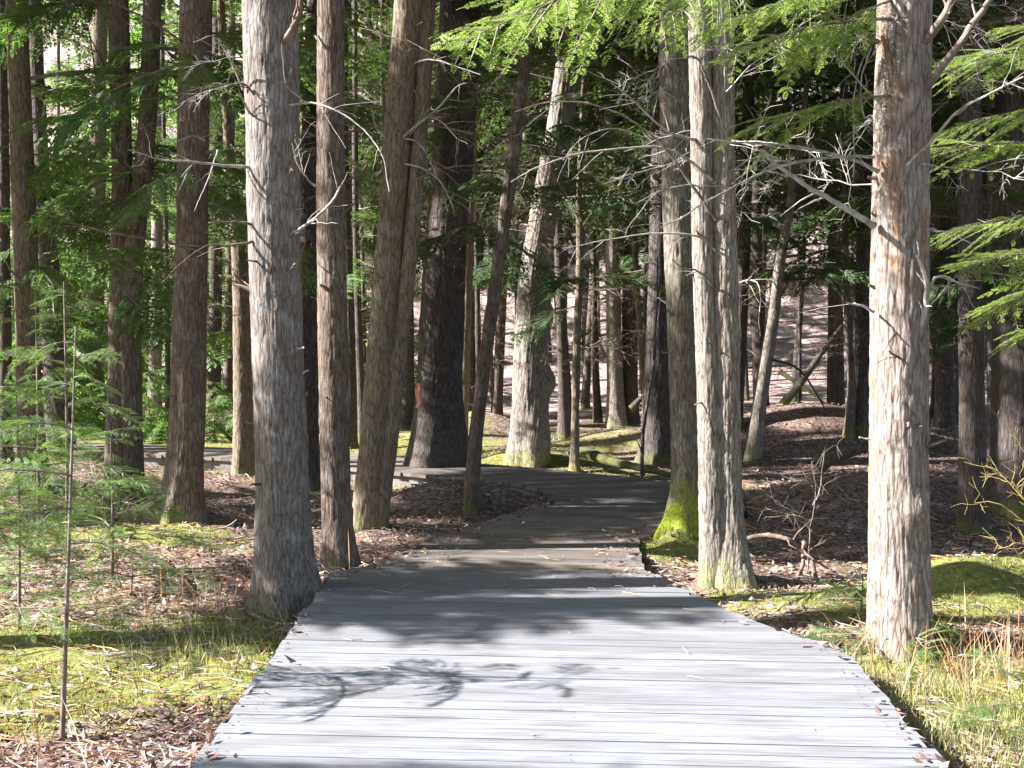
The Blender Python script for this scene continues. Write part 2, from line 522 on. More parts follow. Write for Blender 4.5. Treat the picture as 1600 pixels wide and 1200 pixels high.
def spline(P, n):
    """Catmull-Rom through P (k x m), n samples"""
    P = np.asarray(P, float)
    if len(P) == 2:
        t = np.linspace(0, 1, n)[:, None]
        return P[0] * (1 - t) + P[1] * t
    E = np.vstack([2 * P[0] - P[1], P, 2 * P[-1] - P[-2]])
    u = np.linspace(0, len(P) - 1 - 1e-9, n)
    i = np.floor(u).astype(int)
    t = (u - i)[:, None]
    a, b, c, d = E[i], E[i + 1], E[i + 2], E[i + 3]
    return 0.5 * (2 * b + (c - a) * t + (2 * a - 5 * b + 4 * c - d) * t ** 2 + (-a + 3 * b - 3 * c + d) * t ** 3)

# ---------------------------------------------------------------- the ground
def moss_mask(x, y):
    m = 0.55 * fbm(np.asarray(x) * 0.9, np.asarray(y) * 0.9, 0, 21, 4) + 0.15 * fbm(np.asarray(x) * 4, np.asarray(y) * 4, 0, 22, 3)
    z = lambda cx, cy, sx, sy, a: a * np.exp(-((x - cx) / sx) ** 2 - ((y - cy) / sy) ** 2)
    m = m + z(-2.1, 7.6, 1.1, 1.3, 0.30) + z(-3.0, 11.9, 1.0, 0.5, 0.32) + z(2.6, 7.0, 0.9, 1.2, 0.25) + z(3.3, 9.6, 0.9, 0.6, 0.38) + z(1.3, 20.0, 2.2, 2.6, 0.08)
    m = m - z(4.4, 20.0, 2.6, 2.2, 0.35)
    m = m + z(1.2, 11.0, 0.45, 0.45, 0.6) + z(1.9, 9.1, 0.55, 0.4, 0.22) + z(-1.2, 21, 2.2, 2.5, 0.26) + z(-6, 24, 4, 4, 0.25) + z(-2.3, 6.6, 0.8, 0.8, 0.1)
    m = m - z(3.2, 12.0, 2.0, 1.8, 0.22) - z(-1.6, 5.7, 0.9, 0.7, 0.3) - z(-1.9, 10.0, 1.0, 1.0, 0.12) - z(-0.9, 11.7, 0.9, 1.5, 0.3) - z(-2, 14, 2, 1.5, 0.15)
    return m * sstep(34, 28, y)
def build_ground():
    def axis(segs):
        out = []
        for a, b, s in segs:
            out.append(np.arange(a, b, s))
        return np.concatenate(out)
    xs = axis([(-120, -30, 6), (-30, -9, 0.6), (-9, -4.5, 0.16), (-4.5, 4.5, 0.06), (4.5, 9, 0.16), (9, 30, 0.6), (30, 121, 6)])
    ys = axis([(-12, 3.5, 0.8), (3.5, 13, 0.05), (13, 20, 0.09), (20, 34, 0.2), (34, 60, 0.6), (60, 180, 3)])
    X, Y = np.meshgrid(xs, ys)
    Z = gz(X, Y)
    near = sstep(26, 14, Y)
    mk = moss_mask(X, Y)
    Z = Z + near * (0.022 * (fbm(X * 9, Y * 9, 0, 31, 3) - 0.5) + 0.05 * sstep(0.42, 0.62, mk) * (fbm(X * 5, Y * 5, 0, 33, 2) - 0.3)) * sstep(-0.05, 0.25, deck_dist(X, Y))
    ny, nx = X.shape
    i = np.arange(ny - 1)[:, None] * nx
    j = np.arange(nx - 1)[None, :]
    Q = np.stack([i + j, i + j + 1, i + nx + j + 1, i + nx + j], -1).reshape(-1, 4)
    b = MB()
    b.add(np.stack([X, Y, Z], -1).reshape(-1, 3), Q=Q)
    me = b.mesh('forest_floor', [M['ground']], True)
    ca = me.color_attributes.new('Col', 'FLOAT_COLOR', 'POINT')
    C = np.stack([mk.ravel(), sstep(28, 38, Y).ravel(), np.zeros(X.size), np.ones(X.size)], 1)
    ca.data.foreach_set('color', C.astype(np.float32).ravel())
    tag(obj('forest_floor', me), kind='structure')
build_ground()

# ---------------------------------------------------------------- the boardwalk
def build_deck():
    b = MB()
    th, gap = 0.04, 0.005
    n = len(DL)
    for i in range(n - 1):
        l0, l1, r0, r1 = DL[i], DL[i + 1], DR[i], DR[i + 1]
        ax = unit(r0 - l0)
        jl, jr = random.uniform(-0.015, 0.015), random.uniform(-0.015, 0.015)
        z0 = random.uniform(-0.0015, 0.0015)
        tilt = random.uniform(-0.001, 0.001)
        f0 = (gap + 0.004 * float(sstep(9, 11, l0[1]))) / 2 / 0.143 + random.uniform(0, 0.02)
        f1 = 1 - gap / 2 / 0.143
        K = 7
        cup = random.uniform(0, 0.0015)
        top = []
        for k in range(K):
            t = k / (K - 1)
            a = l0 * (1 - f0) + l1 * f0
            c = l0 * (1 - f1) + l1 * f1
            a2 = r0 * (1 - f0) + r1 * f0
            c2 = r0 * (1 - f1) + r1 * f1
            e = ax * (jl * (1 - t) + jr * t)
            p0 = a * (1 - t) + a2 * t + e
            p1 = c * (1 - t) + c2 * t + e
            zz = z0 + tilt * (t - 0.5) * 2
            top.append([(*p0, zz - cup), (*(p0 * 0.94 + p1 * 0.06), zz), (*(p0 * 0.06 + p1 * 0.94), zz), (*p1, zz - cup)])
        top = np.array(top)                       # K x 4 x 3
        bot = top[:, [0, 3]].copy()
        bot[..., 2] -= th
        ring = np.concatenate([top, bot[:, ::-1]], 1)       # K x 6
        V = ring.reshape(-1, 3)
        Q = []
        for k in range(K - 1):
            for s in range(6):
                Q.append((k * 6 + s, k * 6 + (s + 1) % 6, (k + 1) * 6 + (s + 1) % 6, (k + 1) * 6 + s))
        for o in (0, (K - 1) * 6):
            Q += [(o, o + 1, o + 2, o + 5), (o + 5, o + 2, o + 3, o + 4)]
        y = (l0[1] + r0[1]) / 2
        gr = 0.30 * float(sstep(8.0, 9.3, y)) + (0.65 if y > 9.46 else 0)
        b.add(V, Q=Q, col=(random.random(), gr, 0))
        if y < 12:
            for tn in (0.035, 0.5, 0.965):
                for fn in (0.27, 0.73):
                    if random.random() < 0.45:
                        continue
                    cpt = (l0 * (1 - fn) + l1 * fn) * (1 - tn) + (r0 * (1 - fn) + r1 * fn) * tn + np.random.default_rng(i * 7 + int(tn * 9)).normal(0, 0.013, 2)
                    th6 = np.arange(6) * math.pi / 3
                    V6 = np.stack([cpt[0] + 0.004 * np.cos(th6), cpt[1] + 0.004 * np.sin(th6), np.full(6, z0 + 0.0045)], 1)
                    b.add(V6, Q=[(0, 1, 2, 3), (0, 3, 4, 5)], mi=1, col=(0.5, 0, 0))
    me = b.mesh('boardwalk', [M['deck'], M['nail']], False, True)
    root = thing('boardwalk', 'weathered grey plank boardwalk narrowing as it bends away between the trunks', 'boardwalk', (0, 0, 0))
    obj('decking', me, root)
    # stringers under the boards
    for inset in (0.06, 0.94):
        s = MB()
        C = DL * (1 - inset) + DR * inset
        C = C[::7]
        P = np.concatenate([C, np.full((len(C), 1), -0.105)], 1)
        d = np.gradient(P, axis=0)
        d /= np.linalg.norm(d, axis=1)[:, None]
        nrm = np.stack([d[:, 1], -d[:, 0], 0 * d[:, 0]], 1) * 0.03
        up = np.array([0, 0, 0.055])
        ring = np.stack([P - nrm - up, P + nrm - up, P + nrm + up, P - nrm + up], 1)
        m_ = len(P)
        Q = [(k * 4 + q, k * 4 + (q + 1) % 4, (k + 1) * 4 + (q + 1) % 4, (k + 1) * 4 + q) for k in range(m_ - 1) for q in range(4)]
        s.add(ring.reshape(-1, 3), Q=Q, col=(0.5, 0.6, 0))
        obj('stringer', s.mesh('stringer', [M['deck']], False, True), root)
build_deck()

# ---------------------------------------------------------------- foliage prototypes
def make_bough(seed, L=1.6, nside=12, tw_step=0.045, tw_len=0.085, tw_w=0.018, needles=False, bare=0.2, droop=0.12, width=0.42, mat='needle', bare_twigs=0):
    """a flat hemlock bough: arching axis, alternate side branchlets, twigs with needles; +X outward"""
    rg = np.random.default_rng(seed)
    b = MB()
    t = np.linspace(0, 1, 14)
    wob = np.cumsum(rg.normal(0, 0.012, 14)) * L
    ax = np.stack([t * L, wob * t, 0.10 * L * t - (0.10 + droop) * L * t ** 2], 1)
    b.tube(ax, np.linspace(0.0085, 0.0018, 14) * L ** 0.8, 5, 1)
    LV, LQ = [], []
    def twig(p, d, ln, nrm):
        d = unit(d)
        s = unit(np.cross(nrm, d))
        if needles:
            n = max(3, int(ln / 0.0048))
            u = np.linspace(0.04, 1, n)
            c = p + d * (u * ln)[:, None] + np.array([0, 0, -0.10]) * (u ** 2 * ln)[:, None]
            nl = 0.0155 * (1.05 - 0.55 * u ** 3) * rg.uniform(0.8, 1.15, n)
            for sg in (-1, 1):
                e = c + (s * sg * 0.94 + d * 0.34) * nl[:, None] + nrm * rg.normal(0, 0.0022, n)[:, None]
                m_ = (c + e) / 2
                hw = d * 0.0025
                V = np.stack([c - hw * 0.4, m_ - hw, e, m_ + hw], 1)
                LV.append(V.reshape(-1, 3))
        else:
            w = tw_w * rg.uniform(0.75, 1.25)
            # three tapering, slightly drooping leaflets rather than one diamond
            e = p + d * ln - np.array([0, 0, 0.14 * ln])
            k = p + d * ln * 0.42 - np.array([0, 0, 0.03 * ln])
            LV.append(np.array([p, k - s * w / 2, e, k + s * w / 2]))
            for sg in (-1, 1):
                o = p + d * ln * rg.uniform(0.05, 0.3)
                dd = unit(d + s * sg * 0.9)
                l2 = ln * rg.uniform(0.35, 0.55)
                s2 = unit(np.cross(nrm, dd))
                k2 = o + dd * l2 * 0.45
                LV.append(np.array([o, k2 - s2 * w * 0.4, o + dd * l2 - np.array([0, 0, 0.1 * l2]), k2 + s2 * w * 0.4]))
    for i in range(nside):
        tt = bare + (0.985 - bare) * (i + rg.uniform(-0.3, 0.3)) / (nside - 1)
        tt = min(max(tt, 0.05), 0.99)
        sg = 1 if i % 2 else -1
        p0 = np.array([np.interp(tt, t, ax[:, k]) for k in range(3)])
        shape = min(1.0, 0.35 + (tt - bare) * 2.6) * (1 - tt) ** 0.65 + 0.09
        ln = L * width * shape * rg.uniform(0.75, 1.2)
        ang = R(rg.uniform(44, 62)) * sg
        d0 = np.array([math.cos(ang), math.sin(ang), rg.normal(-0.06, 0.15)])
        m_ = 6
        u = np.linspace(0, 1, m_)
        bp = p0 + d0 * (u * ln)[:, None] + np.array([0.16, 0, -0.30]) * (u ** 2 * ln)[:, None]
        b.tube(bp, np.linspace(0.0035, 0.0012, m_) * L ** 0.6, 3, 1)
        nrm0 = unit(np.array([rg.normal(0, 0.32), rg.normal(0, 0.32), 1]))
        n = max(2, int(ln / tw_step))
        for k in range(n + 1):
            uk = (k + 0.4) / (n + 0.4)
            if uk < 0.08:
                continue
            pk = np.array([np.interp(uk, u, bp[:, q]) for q in range(3)])
            dd = unit(bp[-1] - bp[0])
            side = unit(np.cross(nrm0, dd))
            sg2 = 1 if k % 2 else -1
            tl = tw_len * (1.15 - 0.65 * uk) * rg.uniform(0.7, 1.3) * min(1.0, 0.6 + ln)
            if k == n:
                twig(bp[-1] - dd * 0.01, dd, tl * 1.2, nrm0)
            else:
                twig(pk, dd * 0.75 + side * sg2 * 0.8, tl, unit(nrm0 + rg.normal(0, 0.13, 3)))
                if rg.random() < 0.55:
                    twig(pk, dd * 0.85 - side * sg2 * 0.65, tl * 0.75, unit(nrm0 + rg.normal(0, 0.13, 3)))
    for k in range(8):                                   # leader
        tt = 0.8 + 0.2 * k / 7
        p0 = np.array([np.interp(tt, t, ax[:, q]) for q in range(3)])
        twig(p0, np.array([0.8, (-1) ** k * 0.7, -0.05]), tw_len, np.array([0, 0, 1.0]))
    for k in range(bare_twigs):                          # dead bare side twigs near the base
        tt = rg.uniform(0.05, 0.75)
        p = np.array([np.interp(tt, t, ax[:, q]) for q in range(3)])
        d = unit(np.array([rg.uniform(0.2, 1), rg.uniform(-1, 1), rg.uniform(-0.8, 0.1)]))
        ln = rg.uniform(0.1, 0.4) * L * 0.6
        u = np.linspace(0, 1, 5)[:, None]
        P = p + d * u * ln + rg.normal(0, 0.03 * ln, (5, 3)) * u
        b.tube(P, np.linspace(0.0026, 0.0012, 5), 3, 2)
        for q in range(3):
            p2 = P[rg.integers(1, 4)]
            d2 = unit(d + rg.normal(0, 0.6, 3))
            b.tube(np.stack([p2, p2 + d2 * ln * 0.25, p2 + d2 * ln * 0.45 + rg.normal(0, 0.02, 3)]), [0.0015, 0.0012, 0.0008], 3, 2)
    V = np.concatenate(LV)
    b.add(V, Q=np.arange(len(V)).reshape(-1, 4), mi=0)
    return b.mesh('bough', [M[mat], M['twig'], M['dead']])

def make_dead_bough(seed, L=1.4, n1=9, n2=5, mat='deadbrown', r0=0.010, droop=0.1):
    rg = np.random.default_rng(seed)
    b = MB()
    m_ = 10
    t = np.linspace(0, 1, m_)
    ax = np.stack([t * L, np.cumsum(rg.normal(0, 0.014, m_)) * L, np.cumsum(rg.normal(0, 0.008, m_)) * L + 0.06 * L * t - droop * L * t ** 2], 1)
    b.tube(ax, np.linspace(r0, 0.0022, m_), 5)
    for i in range(n1):
        tt = rg.uniform(0.15, 0.95)
        p = np.array([np.interp(tt, t, ax[:, q]) for q in range(3)])
        sg = 1 if i % 2 else -1
        a = R(rg.uniform(25, 70)) * sg
        d = unit(np.array([math.cos(a), math.sin(a), rg.normal(-0.1, 0.3)]))
        ln = L * rg.uniform(0.2, 0.5) * (1.1 - tt * 0.6)
        u = np.linspace(0, 1, 7)[:, None]
        P = p + d * u * ln + np.cumsum(rg.normal(0, 0.011 * ln, (7, 3)), 0) + np.array([0.1, 0, -0.15]) * u ** 2 * ln
        b.tube(P, np.linspace(r0 * 0.42, 0.0014, 7), 3)
        for k in range(n2):
            kk = rg.integers(1, 6)
            d2 = unit(d + rg.normal(0, 0.55, 3))
            l2 = ln * rg.uniform(0.15, 0.45)
            p2 = P[kk]
            b.tube(np.stack([p2, p2 + d2 * l2 * 0.5 + rg.normal(0, 0.05 * l2, 3), p2 + d2 * l2 + np.array([0, 0, -0.1 * l2])]), [0.0020, 0.0016, 0.0010], 3)
    return b.mesh('bare_branch', [M[mat]])

NEAR = [make_bough(100 + i, 1.25, 30, 0.028, 0.078, 0.016, True, 0.12, 0.08, 0.42, 'needle_yellow', 6) for i in range(5)]
SAPL = [make_bough(120 + i, 0.75, 15, 0.027, 0.078, 0.016, True, 0.08 + 0.05 * i, 0.10 + 0.06 * i, 0.50, 'needle' if i % 2 else 'needle_bright', 2) for i in range(5)]
MID = [make_bough(140 + i, 1.7, 28, 0.034, 0.115, 0.030, False, 0.12, 0.18, 0.46, 'needle', 4) for i in range(4)]
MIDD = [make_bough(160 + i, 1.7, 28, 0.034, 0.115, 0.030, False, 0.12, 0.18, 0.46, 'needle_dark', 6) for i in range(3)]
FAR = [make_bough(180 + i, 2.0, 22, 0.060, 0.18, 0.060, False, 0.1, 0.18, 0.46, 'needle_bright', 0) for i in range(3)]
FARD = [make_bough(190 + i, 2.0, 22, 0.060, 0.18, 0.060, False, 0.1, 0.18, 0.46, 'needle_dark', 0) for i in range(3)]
DEADB = [make_dead_bough(200 + i, 1.4, 12, 6, 'deadbrown', 0.008) for i in range(4)]
DEADG = [make_dead_bough(220 + i, 1.3, 11, 6, 'dead', 0.006) for i in range(3)]

# ---------------------------------------------------------------- where the sun must reach: gaps in the canopy
LIT = []        # (world point, radius)
def lit_px(px, py, Y=None, r=0.5):
    p = gp(px, py) if Y is None else at(px, py, Y)
    LIT.append((p, r))
def blocks(p, pad=0.35):
    if not LIT:
        return False
    if not hasattr(blocks, 'c') or blocks.c[2] != len(LIT):
        blocks.c = (np.array([q for q, r in LIT]), np.array([r for q, r in LIT]), len(LIT))
    Q, r, _ = blocks.c
    w = p[None, :] - Q
    t = w @ S
    d2 = (w * w).sum(1) - t * t
    return bool(((t > 0.25) & (d2 < (r + pad) ** 2)).any())

def add_bough(parent, base, me, p, az, pitch=0.0, roll=0.0, s=1.0, cull=True, name='bough'):
    """hang one bough (a part of its tree) from world point p"""
    L = max(v[0] for v in me['bb']) if 'bb' in me else 1.6
    if cull:
        d = np.array([math.cos(az) * math.cos(pitch), math.sin(az) * math.cos(pitch), math.sin(pitch)])
        for f in (0.3, 0.65, 0.95):
            if blocks(np.asarray(p) + d * 1.7 * s * f, 0.42 * s):
                return None
    o = bpy.data.objects.new(name, me)
    COL.objects.link(o)
    o.parent = parent
    o.location = Vector(np.asarray(p) - np.asarray(base))
    o.rotation_euler = (roll, -pitch, az)
    o.scale = (s, s, s)
    return o

# ---------------------------------------------------------------- trunks
def trunk_mesh(C, Rad, mat, nseg, flare=0.5, flare_h=0.28, lobes=5, bump=0.010, seed=0, burls=(), ds=0.05, zfine=4.6):
    """C: centreline points (local, base first), Rad: radius at each; resampled, fluted at the foot and furrowed"""
    C = np.asarray(C, float)
    Rad = np.asarray(Rad, float)
    s = np.concatenate([[0], np.cumsum(np.linalg.norm(np.diff(C, axis=0), axis=1))])
    nsm = 400
    P = spline(np.concatenate([C, Rad[:, None]], 1), nsm)
    ss = np.concatenate([[0], np.cumsum(np.linalg.norm(np.diff(P[:, :3], axis=0), axis=1))])
    zf = min(zfine, ss[-1])
    q = np.concatenate([np.arange(0, zf, ds), np.linspace(zf, ss[-1], 18)]) if ss[-1] > zf + 0.5 else np.arange(0, ss[-1], ds)
    Pq = np.stack([np.interp(q, ss, P[:, k]) for k in range(4)], 1)
    c, r = Pq[:, :3], Pq[:, 3]
    th = np.arange(nseg) * 2 * math.pi / nseg
    hgt = np.maximum(0, c[:, 2] + 0.02)
    rg = np.random.default_rng(seed + 5)
    lob = sum(rg.uniform(0.4, 1.0) * np.cos(k * th + rg.uniform(0, 6.28)) for k in (2, 3, lobes)) / 2.2
    fl = flare * np.exp(-hgt / flare_h)[:, None] * (0.62 + 0.75 * np.maximum(-0.6, lob)[None, :])
    ecc = 1 + 0.05 * np.cos(2 * th + rg.uniform(0, 6))[None, :] + 0.07 * (noise3(np.cos(th)[None, :] * 1.2 + 9, np.sin(th)[None, :] * 1.2, hgt[:, None] * 0.9, seed + 1) - 0.5)
    rr = r[:, None] * ecc * (1 + fl)
    ux, uy = np.cos(th)[None, :], np.sin(th)[None, :]
    X, Y = ux * r[:, None], uy * r[:, None]
    Zc = q[:, None] + 0 * X
    w = 0.5 * (noise3(X * 6, Y * 6, Zc * 1.5, seed + 3) - 0.5)
    n1 = noise3(X * 52 + w * 3, Y * 52 + w * 3, Zc * 6.5 + w * 2, seed + 7)
    n2 = noise3(X * 95, Y * 95, Zc * 26, seed + 11)
    rid = 1 - np.abs(2 * n1 - 1)
    rr = rr + bump * (0.2 - 0.6 * rid ** 3) + bump * 0.5 * (n2 - 0.5)
    rr = rr + r[:, None] * 0.17 * (fbm(X * 4 + 3, Y * 4, Zc * 1.3, seed + 15, 3) - 0.5)
    for kn in range(int(7 * min(1, r[0] * 6))):
        kz, kt = rg.uniform(0.3, 4.5), rg.uniform(0, 6.28)
        dth = np.angle(np.exp(1j * (th - kt)))[None, :] * r[:, None]
        rr = rr + 0.016 * np.exp(-(dth / 0.035) ** 2 - ((Zc - kz) / 0.045) ** 2) - 0.01 * np.exp(-(dth / 0.014) ** 2 - ((Zc - kz) / 0.016) ** 2)
    for bth, bz, bh, bw in burls:
        dth = np.angle(np.exp(1j * (th - bth)))[None, :]
        rr = rr + bh * np.exp(-(dth / bw) ** 2 - ((hgt[:, None] - bz) / (bw * 0.35)) ** 2) * (0.7 + 0.6 * noise3(X * 15, Y * 15, Zc * 9, seed + 9))
    V = np.stack([c[:, 0:1] + ux * rr, c[:, 1:2] + uy * rr, c[:, 2:3] + 0 * rr], -1)
    n = len(q)
    i = np.arange(n - 1)[:, None] * nseg
    j = np.arange(nseg)[None, :]
    Q = np.stack([i + j, i + (j + 1) % nseg, i + nseg + (j + 1) % nseg, i + nseg + j], -1).reshape(-1, 4)
    b = MB()
    b.add(V.reshape(-1, 3), Q=Q)
    return b.mesh('trunk', [mat], True)

TREES = {}
def tree(key, label, mat, pts, H=14.0, base_px=None, Y=None, name='hemlock_tree', cat='tree', group=None, flare=0.45, flare_h=0.25,
         burls=(), nseg=None, bump=0.011, seed=None, twin=None, lobes=5, depth_lean=0.0):
    """pts: (px, py, width px) from the foot upward, all on the tree's own distance; the trunk goes on above the frame to height H"""
    seed = len(TREES) * 13 + 3 if seed is None else seed
    bp = base_px or (pts[0][0], pts[0][1])
    base = gp(*bp)
    if Y is not None:
        base = at(bp[0], bp[1], Y)
        base[2] = float(gz(base[0], base[1]))
    Yd = base[1]
    t = thing(name, label, cat, base, group)
    stems = []
    for sp in [pts] + ([twin] if twin else []):
        C, Rd = [], []
        for k, (px, py, w) in enumerate(sp):
            p = at(px, py, Yd + depth_lean * k)
            C.append(p - base)
            Rd.append(w / 2 / F_PX * Yd)
        C, Rd = np.array(C), np.array(Rd)
        d = unit(C[1] - C[0])
        d0 = unit(np.array([d[0] * 0.3, 0, 1]))
        C = np.vstack([C[0] - d0 * (C[0][2] + 0.35), C])
        Rd = np.concatenate([[Rd[0]], Rd])
        top = C[-1]
        dl = unit(C[-1] - C[-2])
        if H > top[2] + 1:
            ext, rad = [], []
            for f in (0.25, 0.5, 0.75, 1.0):
                hh = (H - top[2]) * f
                lean = dl[:2] / max(dl[2], 0.3) * hh * (1 - 0.5 * f) * 0.8
                ext.append((top[0] + lean[0], top[1] + lean[1], top[2] + hh))
                rad.append(Rd[-1] * (1 - 0.82 * f))
            C = np.vstack([C, ext])
            Rd = np.concatenate([Rd, rad])
        ns = nseg or int(min(150, max(14, Rd[1] * 2 * F_PX * 0.64 / Yd * 2.4)))
        vis = CAM_H + 0.3 * Yd + 1.0
        me = trunk_mesh(C, Rd, M[mat], ns, flare if not stems else flare * 0.6, flare_h, lobes, bump, seed + 31 * len(stems), burls, 0.026 if Yd < 12 else (0.04 if Yd < 18 else 0.09), vis)
        obj('trunk', me, t)
        stems.append((C + base, Rd))
    TREES[key] = dict(o=t, base=base, stems=stems, Y=Yd, H=H, r=Rd[1])
    return t

def on_stem(T, z, k=0):
    C, Rd = T['stems'][k]
    return np.array([np.interp(z, C[:, 2], C[:, 0]), np.interp(z, C[:, 2], C[:, 1]), z]), float(np.interp(z, C[:, 2], Rd))

def crown(key, z0, n, protos, L0=1.3, L1=0.6, az_range=None, seed=1, pitch=(-0.1, 0.25), cull=True, kstem=0):
    T = TREES[key]
    rg = np.random.default_rng(seed * 77 + 5)
    for i in range(n):
        f = (i + rg.uniform(0, 0.9)) / n
        z = z0 + (T['H'] - 0.4 - z0) * f
        az = i * 2.39996 + rg.uniform(-0.4, 0.4) if az_range is None else rg.uniform(*az_range)
        p, r = on_stem(T, z + 0 * T['base'][2], kstem)
        p = p + np.array([math.cos(az), math.sin(az), 0]) * r * 0.7
        s = (L0 + (L1 - L0) * f) * rg.uniform(0.8, 1.25)
        add_bough(T['o'], T['base'], protos[rg.integers(len(protos))], p, az, rg.uniform(*pitch) - 0.05, rg.uniform(-0.25, 0.25), s, cull)

def dead_boughs(key, z0, z1, n, protos, s0=0.8, seed=1, az_range=None, kstem=0):
    T = TREES[key]
    rg = np.random.default_rng(seed * 31 + 11)
    for i in range(n):
        z = rg.uniform(z0, z1)
        az = rg.uniform(0, 6.283) if az_range is None else rg.uniform(*az_range)
        p, r = on_stem(T, z, kstem)
        p = p + np.array([math.cos(az), math.sin(az), 0]) * r * 0.8
        add_bough(T['o'], T['base'], protos[rg.integers(len(protos))], p, az, rg.uniform(-0.3, 0.25), rg.uniform(-1.5, 1.5), s0 * rg.uniform(0.5, 1.3), False, 'bare_branch')

def limb(key, pts, w0, w1, mat='dead', dy=0.0, dy0=None, twigs=0, seed=0):
    """one dead limb seen in the photo: pixel path at its tree's distance, dy = how far it comes toward (-) or goes from (+) the viewer at its tip"""
    T = TREES[key]
    n = len(pts)
    y0 = -T['r'] * 0.55 if dy0 is None else dy0
    P = np.array([at(px, py, T['Y'] + y0 + (dy - 0) * k / (n - 1)) for k, (px, py) in enumerate(pts)])
    P = spline(P, 8 * n) - T['base']
    rg = np.random.default_rng(seed + int(pts[0][0]))
    P[1:] += np.cumsum(rg.normal(0, 0.0016, (len(P) - 1, 3)), 0)
    r = np.linspace(w0, w1 * 0.7, len(P)) * (0.66 if w0 < 10.5 else 0.9) / 2 / F_PX * T['Y']
    r[0] *= 1.35
    b = MB()
    b.tube(P, r, 7)
    for i in range(twigs):
        k = rg.integers(len(P) // 4, len(P) - 2)
        d = unit(P[k + 1] - P[k])
        sd = unit(np.cross(d, rg.normal(0, 1, 3)))
        d2 = unit(d * 0.8 + sd * rg.uniform(0.4, 1.0))
        ln = rg.uniform(0.08, 0.32)
        u = np.linspace(0, 1, 6)[:, None]
        Q = P[k] + d2 * u * ln + np.cumsum(rg.normal(0, 0.010 * ln * 2, (6, 3)), 0) + np.array([0, 0, -0.12]) * u ** 2 * ln
        b.tube(Q, np.linspace(max(r[k] * 0.45, 0.002), 0.0012, 6), 4)
    obj('bare_branch', b.mesh('bare_branch', [M[mat]], True), T['o'])

#TREES_BEGIN
G = 'tall hemlock trunks around the boardwalk'
tree('t1', 'thick grey-barked hemlock touching the deck edge where the boardwalk starts to narrow', 'grey', [(452, 952, 96), (444, 850, 88), (438, 700, 84), (430, 450, 86), (426, 200, 90), (421, 0, 92)], 15, flare=0.5, flare_h=0.26, bump=0.010)
tree('t2', 'straight brown hemlock with a green lichen blotch, foot against the narrowing deck corner', 'brown', [(530, 886, 50), (524, 760, 47), (520, 500, 49), (516, 250, 46), (517, 0, 44)], 14, flare=0.5)
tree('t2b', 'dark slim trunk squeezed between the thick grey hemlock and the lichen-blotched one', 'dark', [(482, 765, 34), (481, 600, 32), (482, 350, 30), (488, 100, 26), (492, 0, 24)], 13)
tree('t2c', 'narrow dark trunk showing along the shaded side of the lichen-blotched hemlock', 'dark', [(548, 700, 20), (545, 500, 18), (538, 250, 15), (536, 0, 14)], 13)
tree('t3', 'brown hemlock flaring into a mossy foot, second one beyond the sapling thicket', 'brown', [(281, 815, 62), (288, 730, 54), (294, 600, 50), (299, 400, 47), (302, 200, 46), (307, 0, 47)], 15, flare=0.35)
tree('t4', 'pair of hemlock stems grown together at the foot behind the sapling thicket', 'brown', [(185, 792, 44), (187, 600, 36), (190, 400, 34), (190, 250, 30), (185, 0, 30)], 14, twin=[(207, 792, 38), (203, 600, 36), (206, 420, 34), (228, 220, 28), (238, 0, 27)], flare=0.3)
tree('t5', 'hemlock at the edge of the view with its sunny side flecked tan', 'tan', [(52, 760, 46), (45, 600, 36), (40, 400, 36), (33, 200, 32), (26, 0, 32)], 14)
tree('t5b', 'blackish trunk beside the tan-flecked one, widening toward its foot', 'dark', [(100, 770, 50), (88, 600, 40), (78, 420, 32), (66, 280, 24), (52, 0, 24)], 14, Y=19.5)
tree('t6', 'slim hemlock with a sunlit stripe standing by the far stretch of deck', 'tan', [(382, 745, 32), (380, 600, 30), (378, 450, 28), (365, 300, 18), (352, 150, 14), (345, 0, 12)], 12)
tree('t7', 'leaning double-stemmed hemlock with warm tan bark and a mossy root', 'tan', [(572, 822, 48), (582, 720, 46), (592, 600, 44), (603, 450, 42), (615, 300, 42), (628, 130, 46), (640, 0, 48)], 15, twin=[(592, 800, 30), (606, 700, 28), (622, 560, 26), (640, 400, 24), (654, 240, 24), (668, 0, 24)], flare=0.25)
tree('t8', 'massive black-shaded hemlock with an orange paint blaze, standing at the bend of the boardwalk', 'dark', [(682, 752, 92), (684, 690, 82), (686, 600, 74), (694, 420, 66), (708, 220, 66), (720, 0, 62)], 16, flare=0.5, flare_h=0.5, bump=0.02)
tree('t9', 'pencil-thin trunk rising just past the massive dark hemlock', 'tan', [(722, 722, 16), (725, 600, 17), (730, 420, 18), (735, 300, 15), (742, 120, 12), (746, 0, 12)], 11, flare=0.2)
tree('t10', 'slender leaning trunk rooted on the low dark mound', 'brown', [(736, 800, 24), (742, 700, 23), (758, 560, 22), (778, 420, 21), (802, 240, 21), (822, 90, 18), (832, 0, 17)], 11, flare=0.18)
tree('t11', 'stout pale knobbly hemlock with a burl, sunlit beyond the bend', 'pale', [(826, 718, 58), (829, 640, 55), (829, 560, 52), (834, 440, 48), (850, 330, 43), (874, 200, 40), (890, 90, 38), (900, 0, 38)], 15, flare=0.4, flare_h=0.3, bump=0.03, burls=[(-0.3, 1.05, 0.13, 0.5), (-1.0, 0.35, 0.10, 0.6), (0.0, 1.9, 0.07, 0.5), (-0.5, 2.4, 0.07, 0.5)])
tree('t12', 'slim crooked sapling trunk with a split stump at its foot', 'tan', [(898, 738, 15), (899, 640, 13), (902, 520, 13), (906, 400, 12), (905, 300, 9), (912, 120, 7), (914, 0, 7)], 9, flare=0.5, flare_h=0.15)
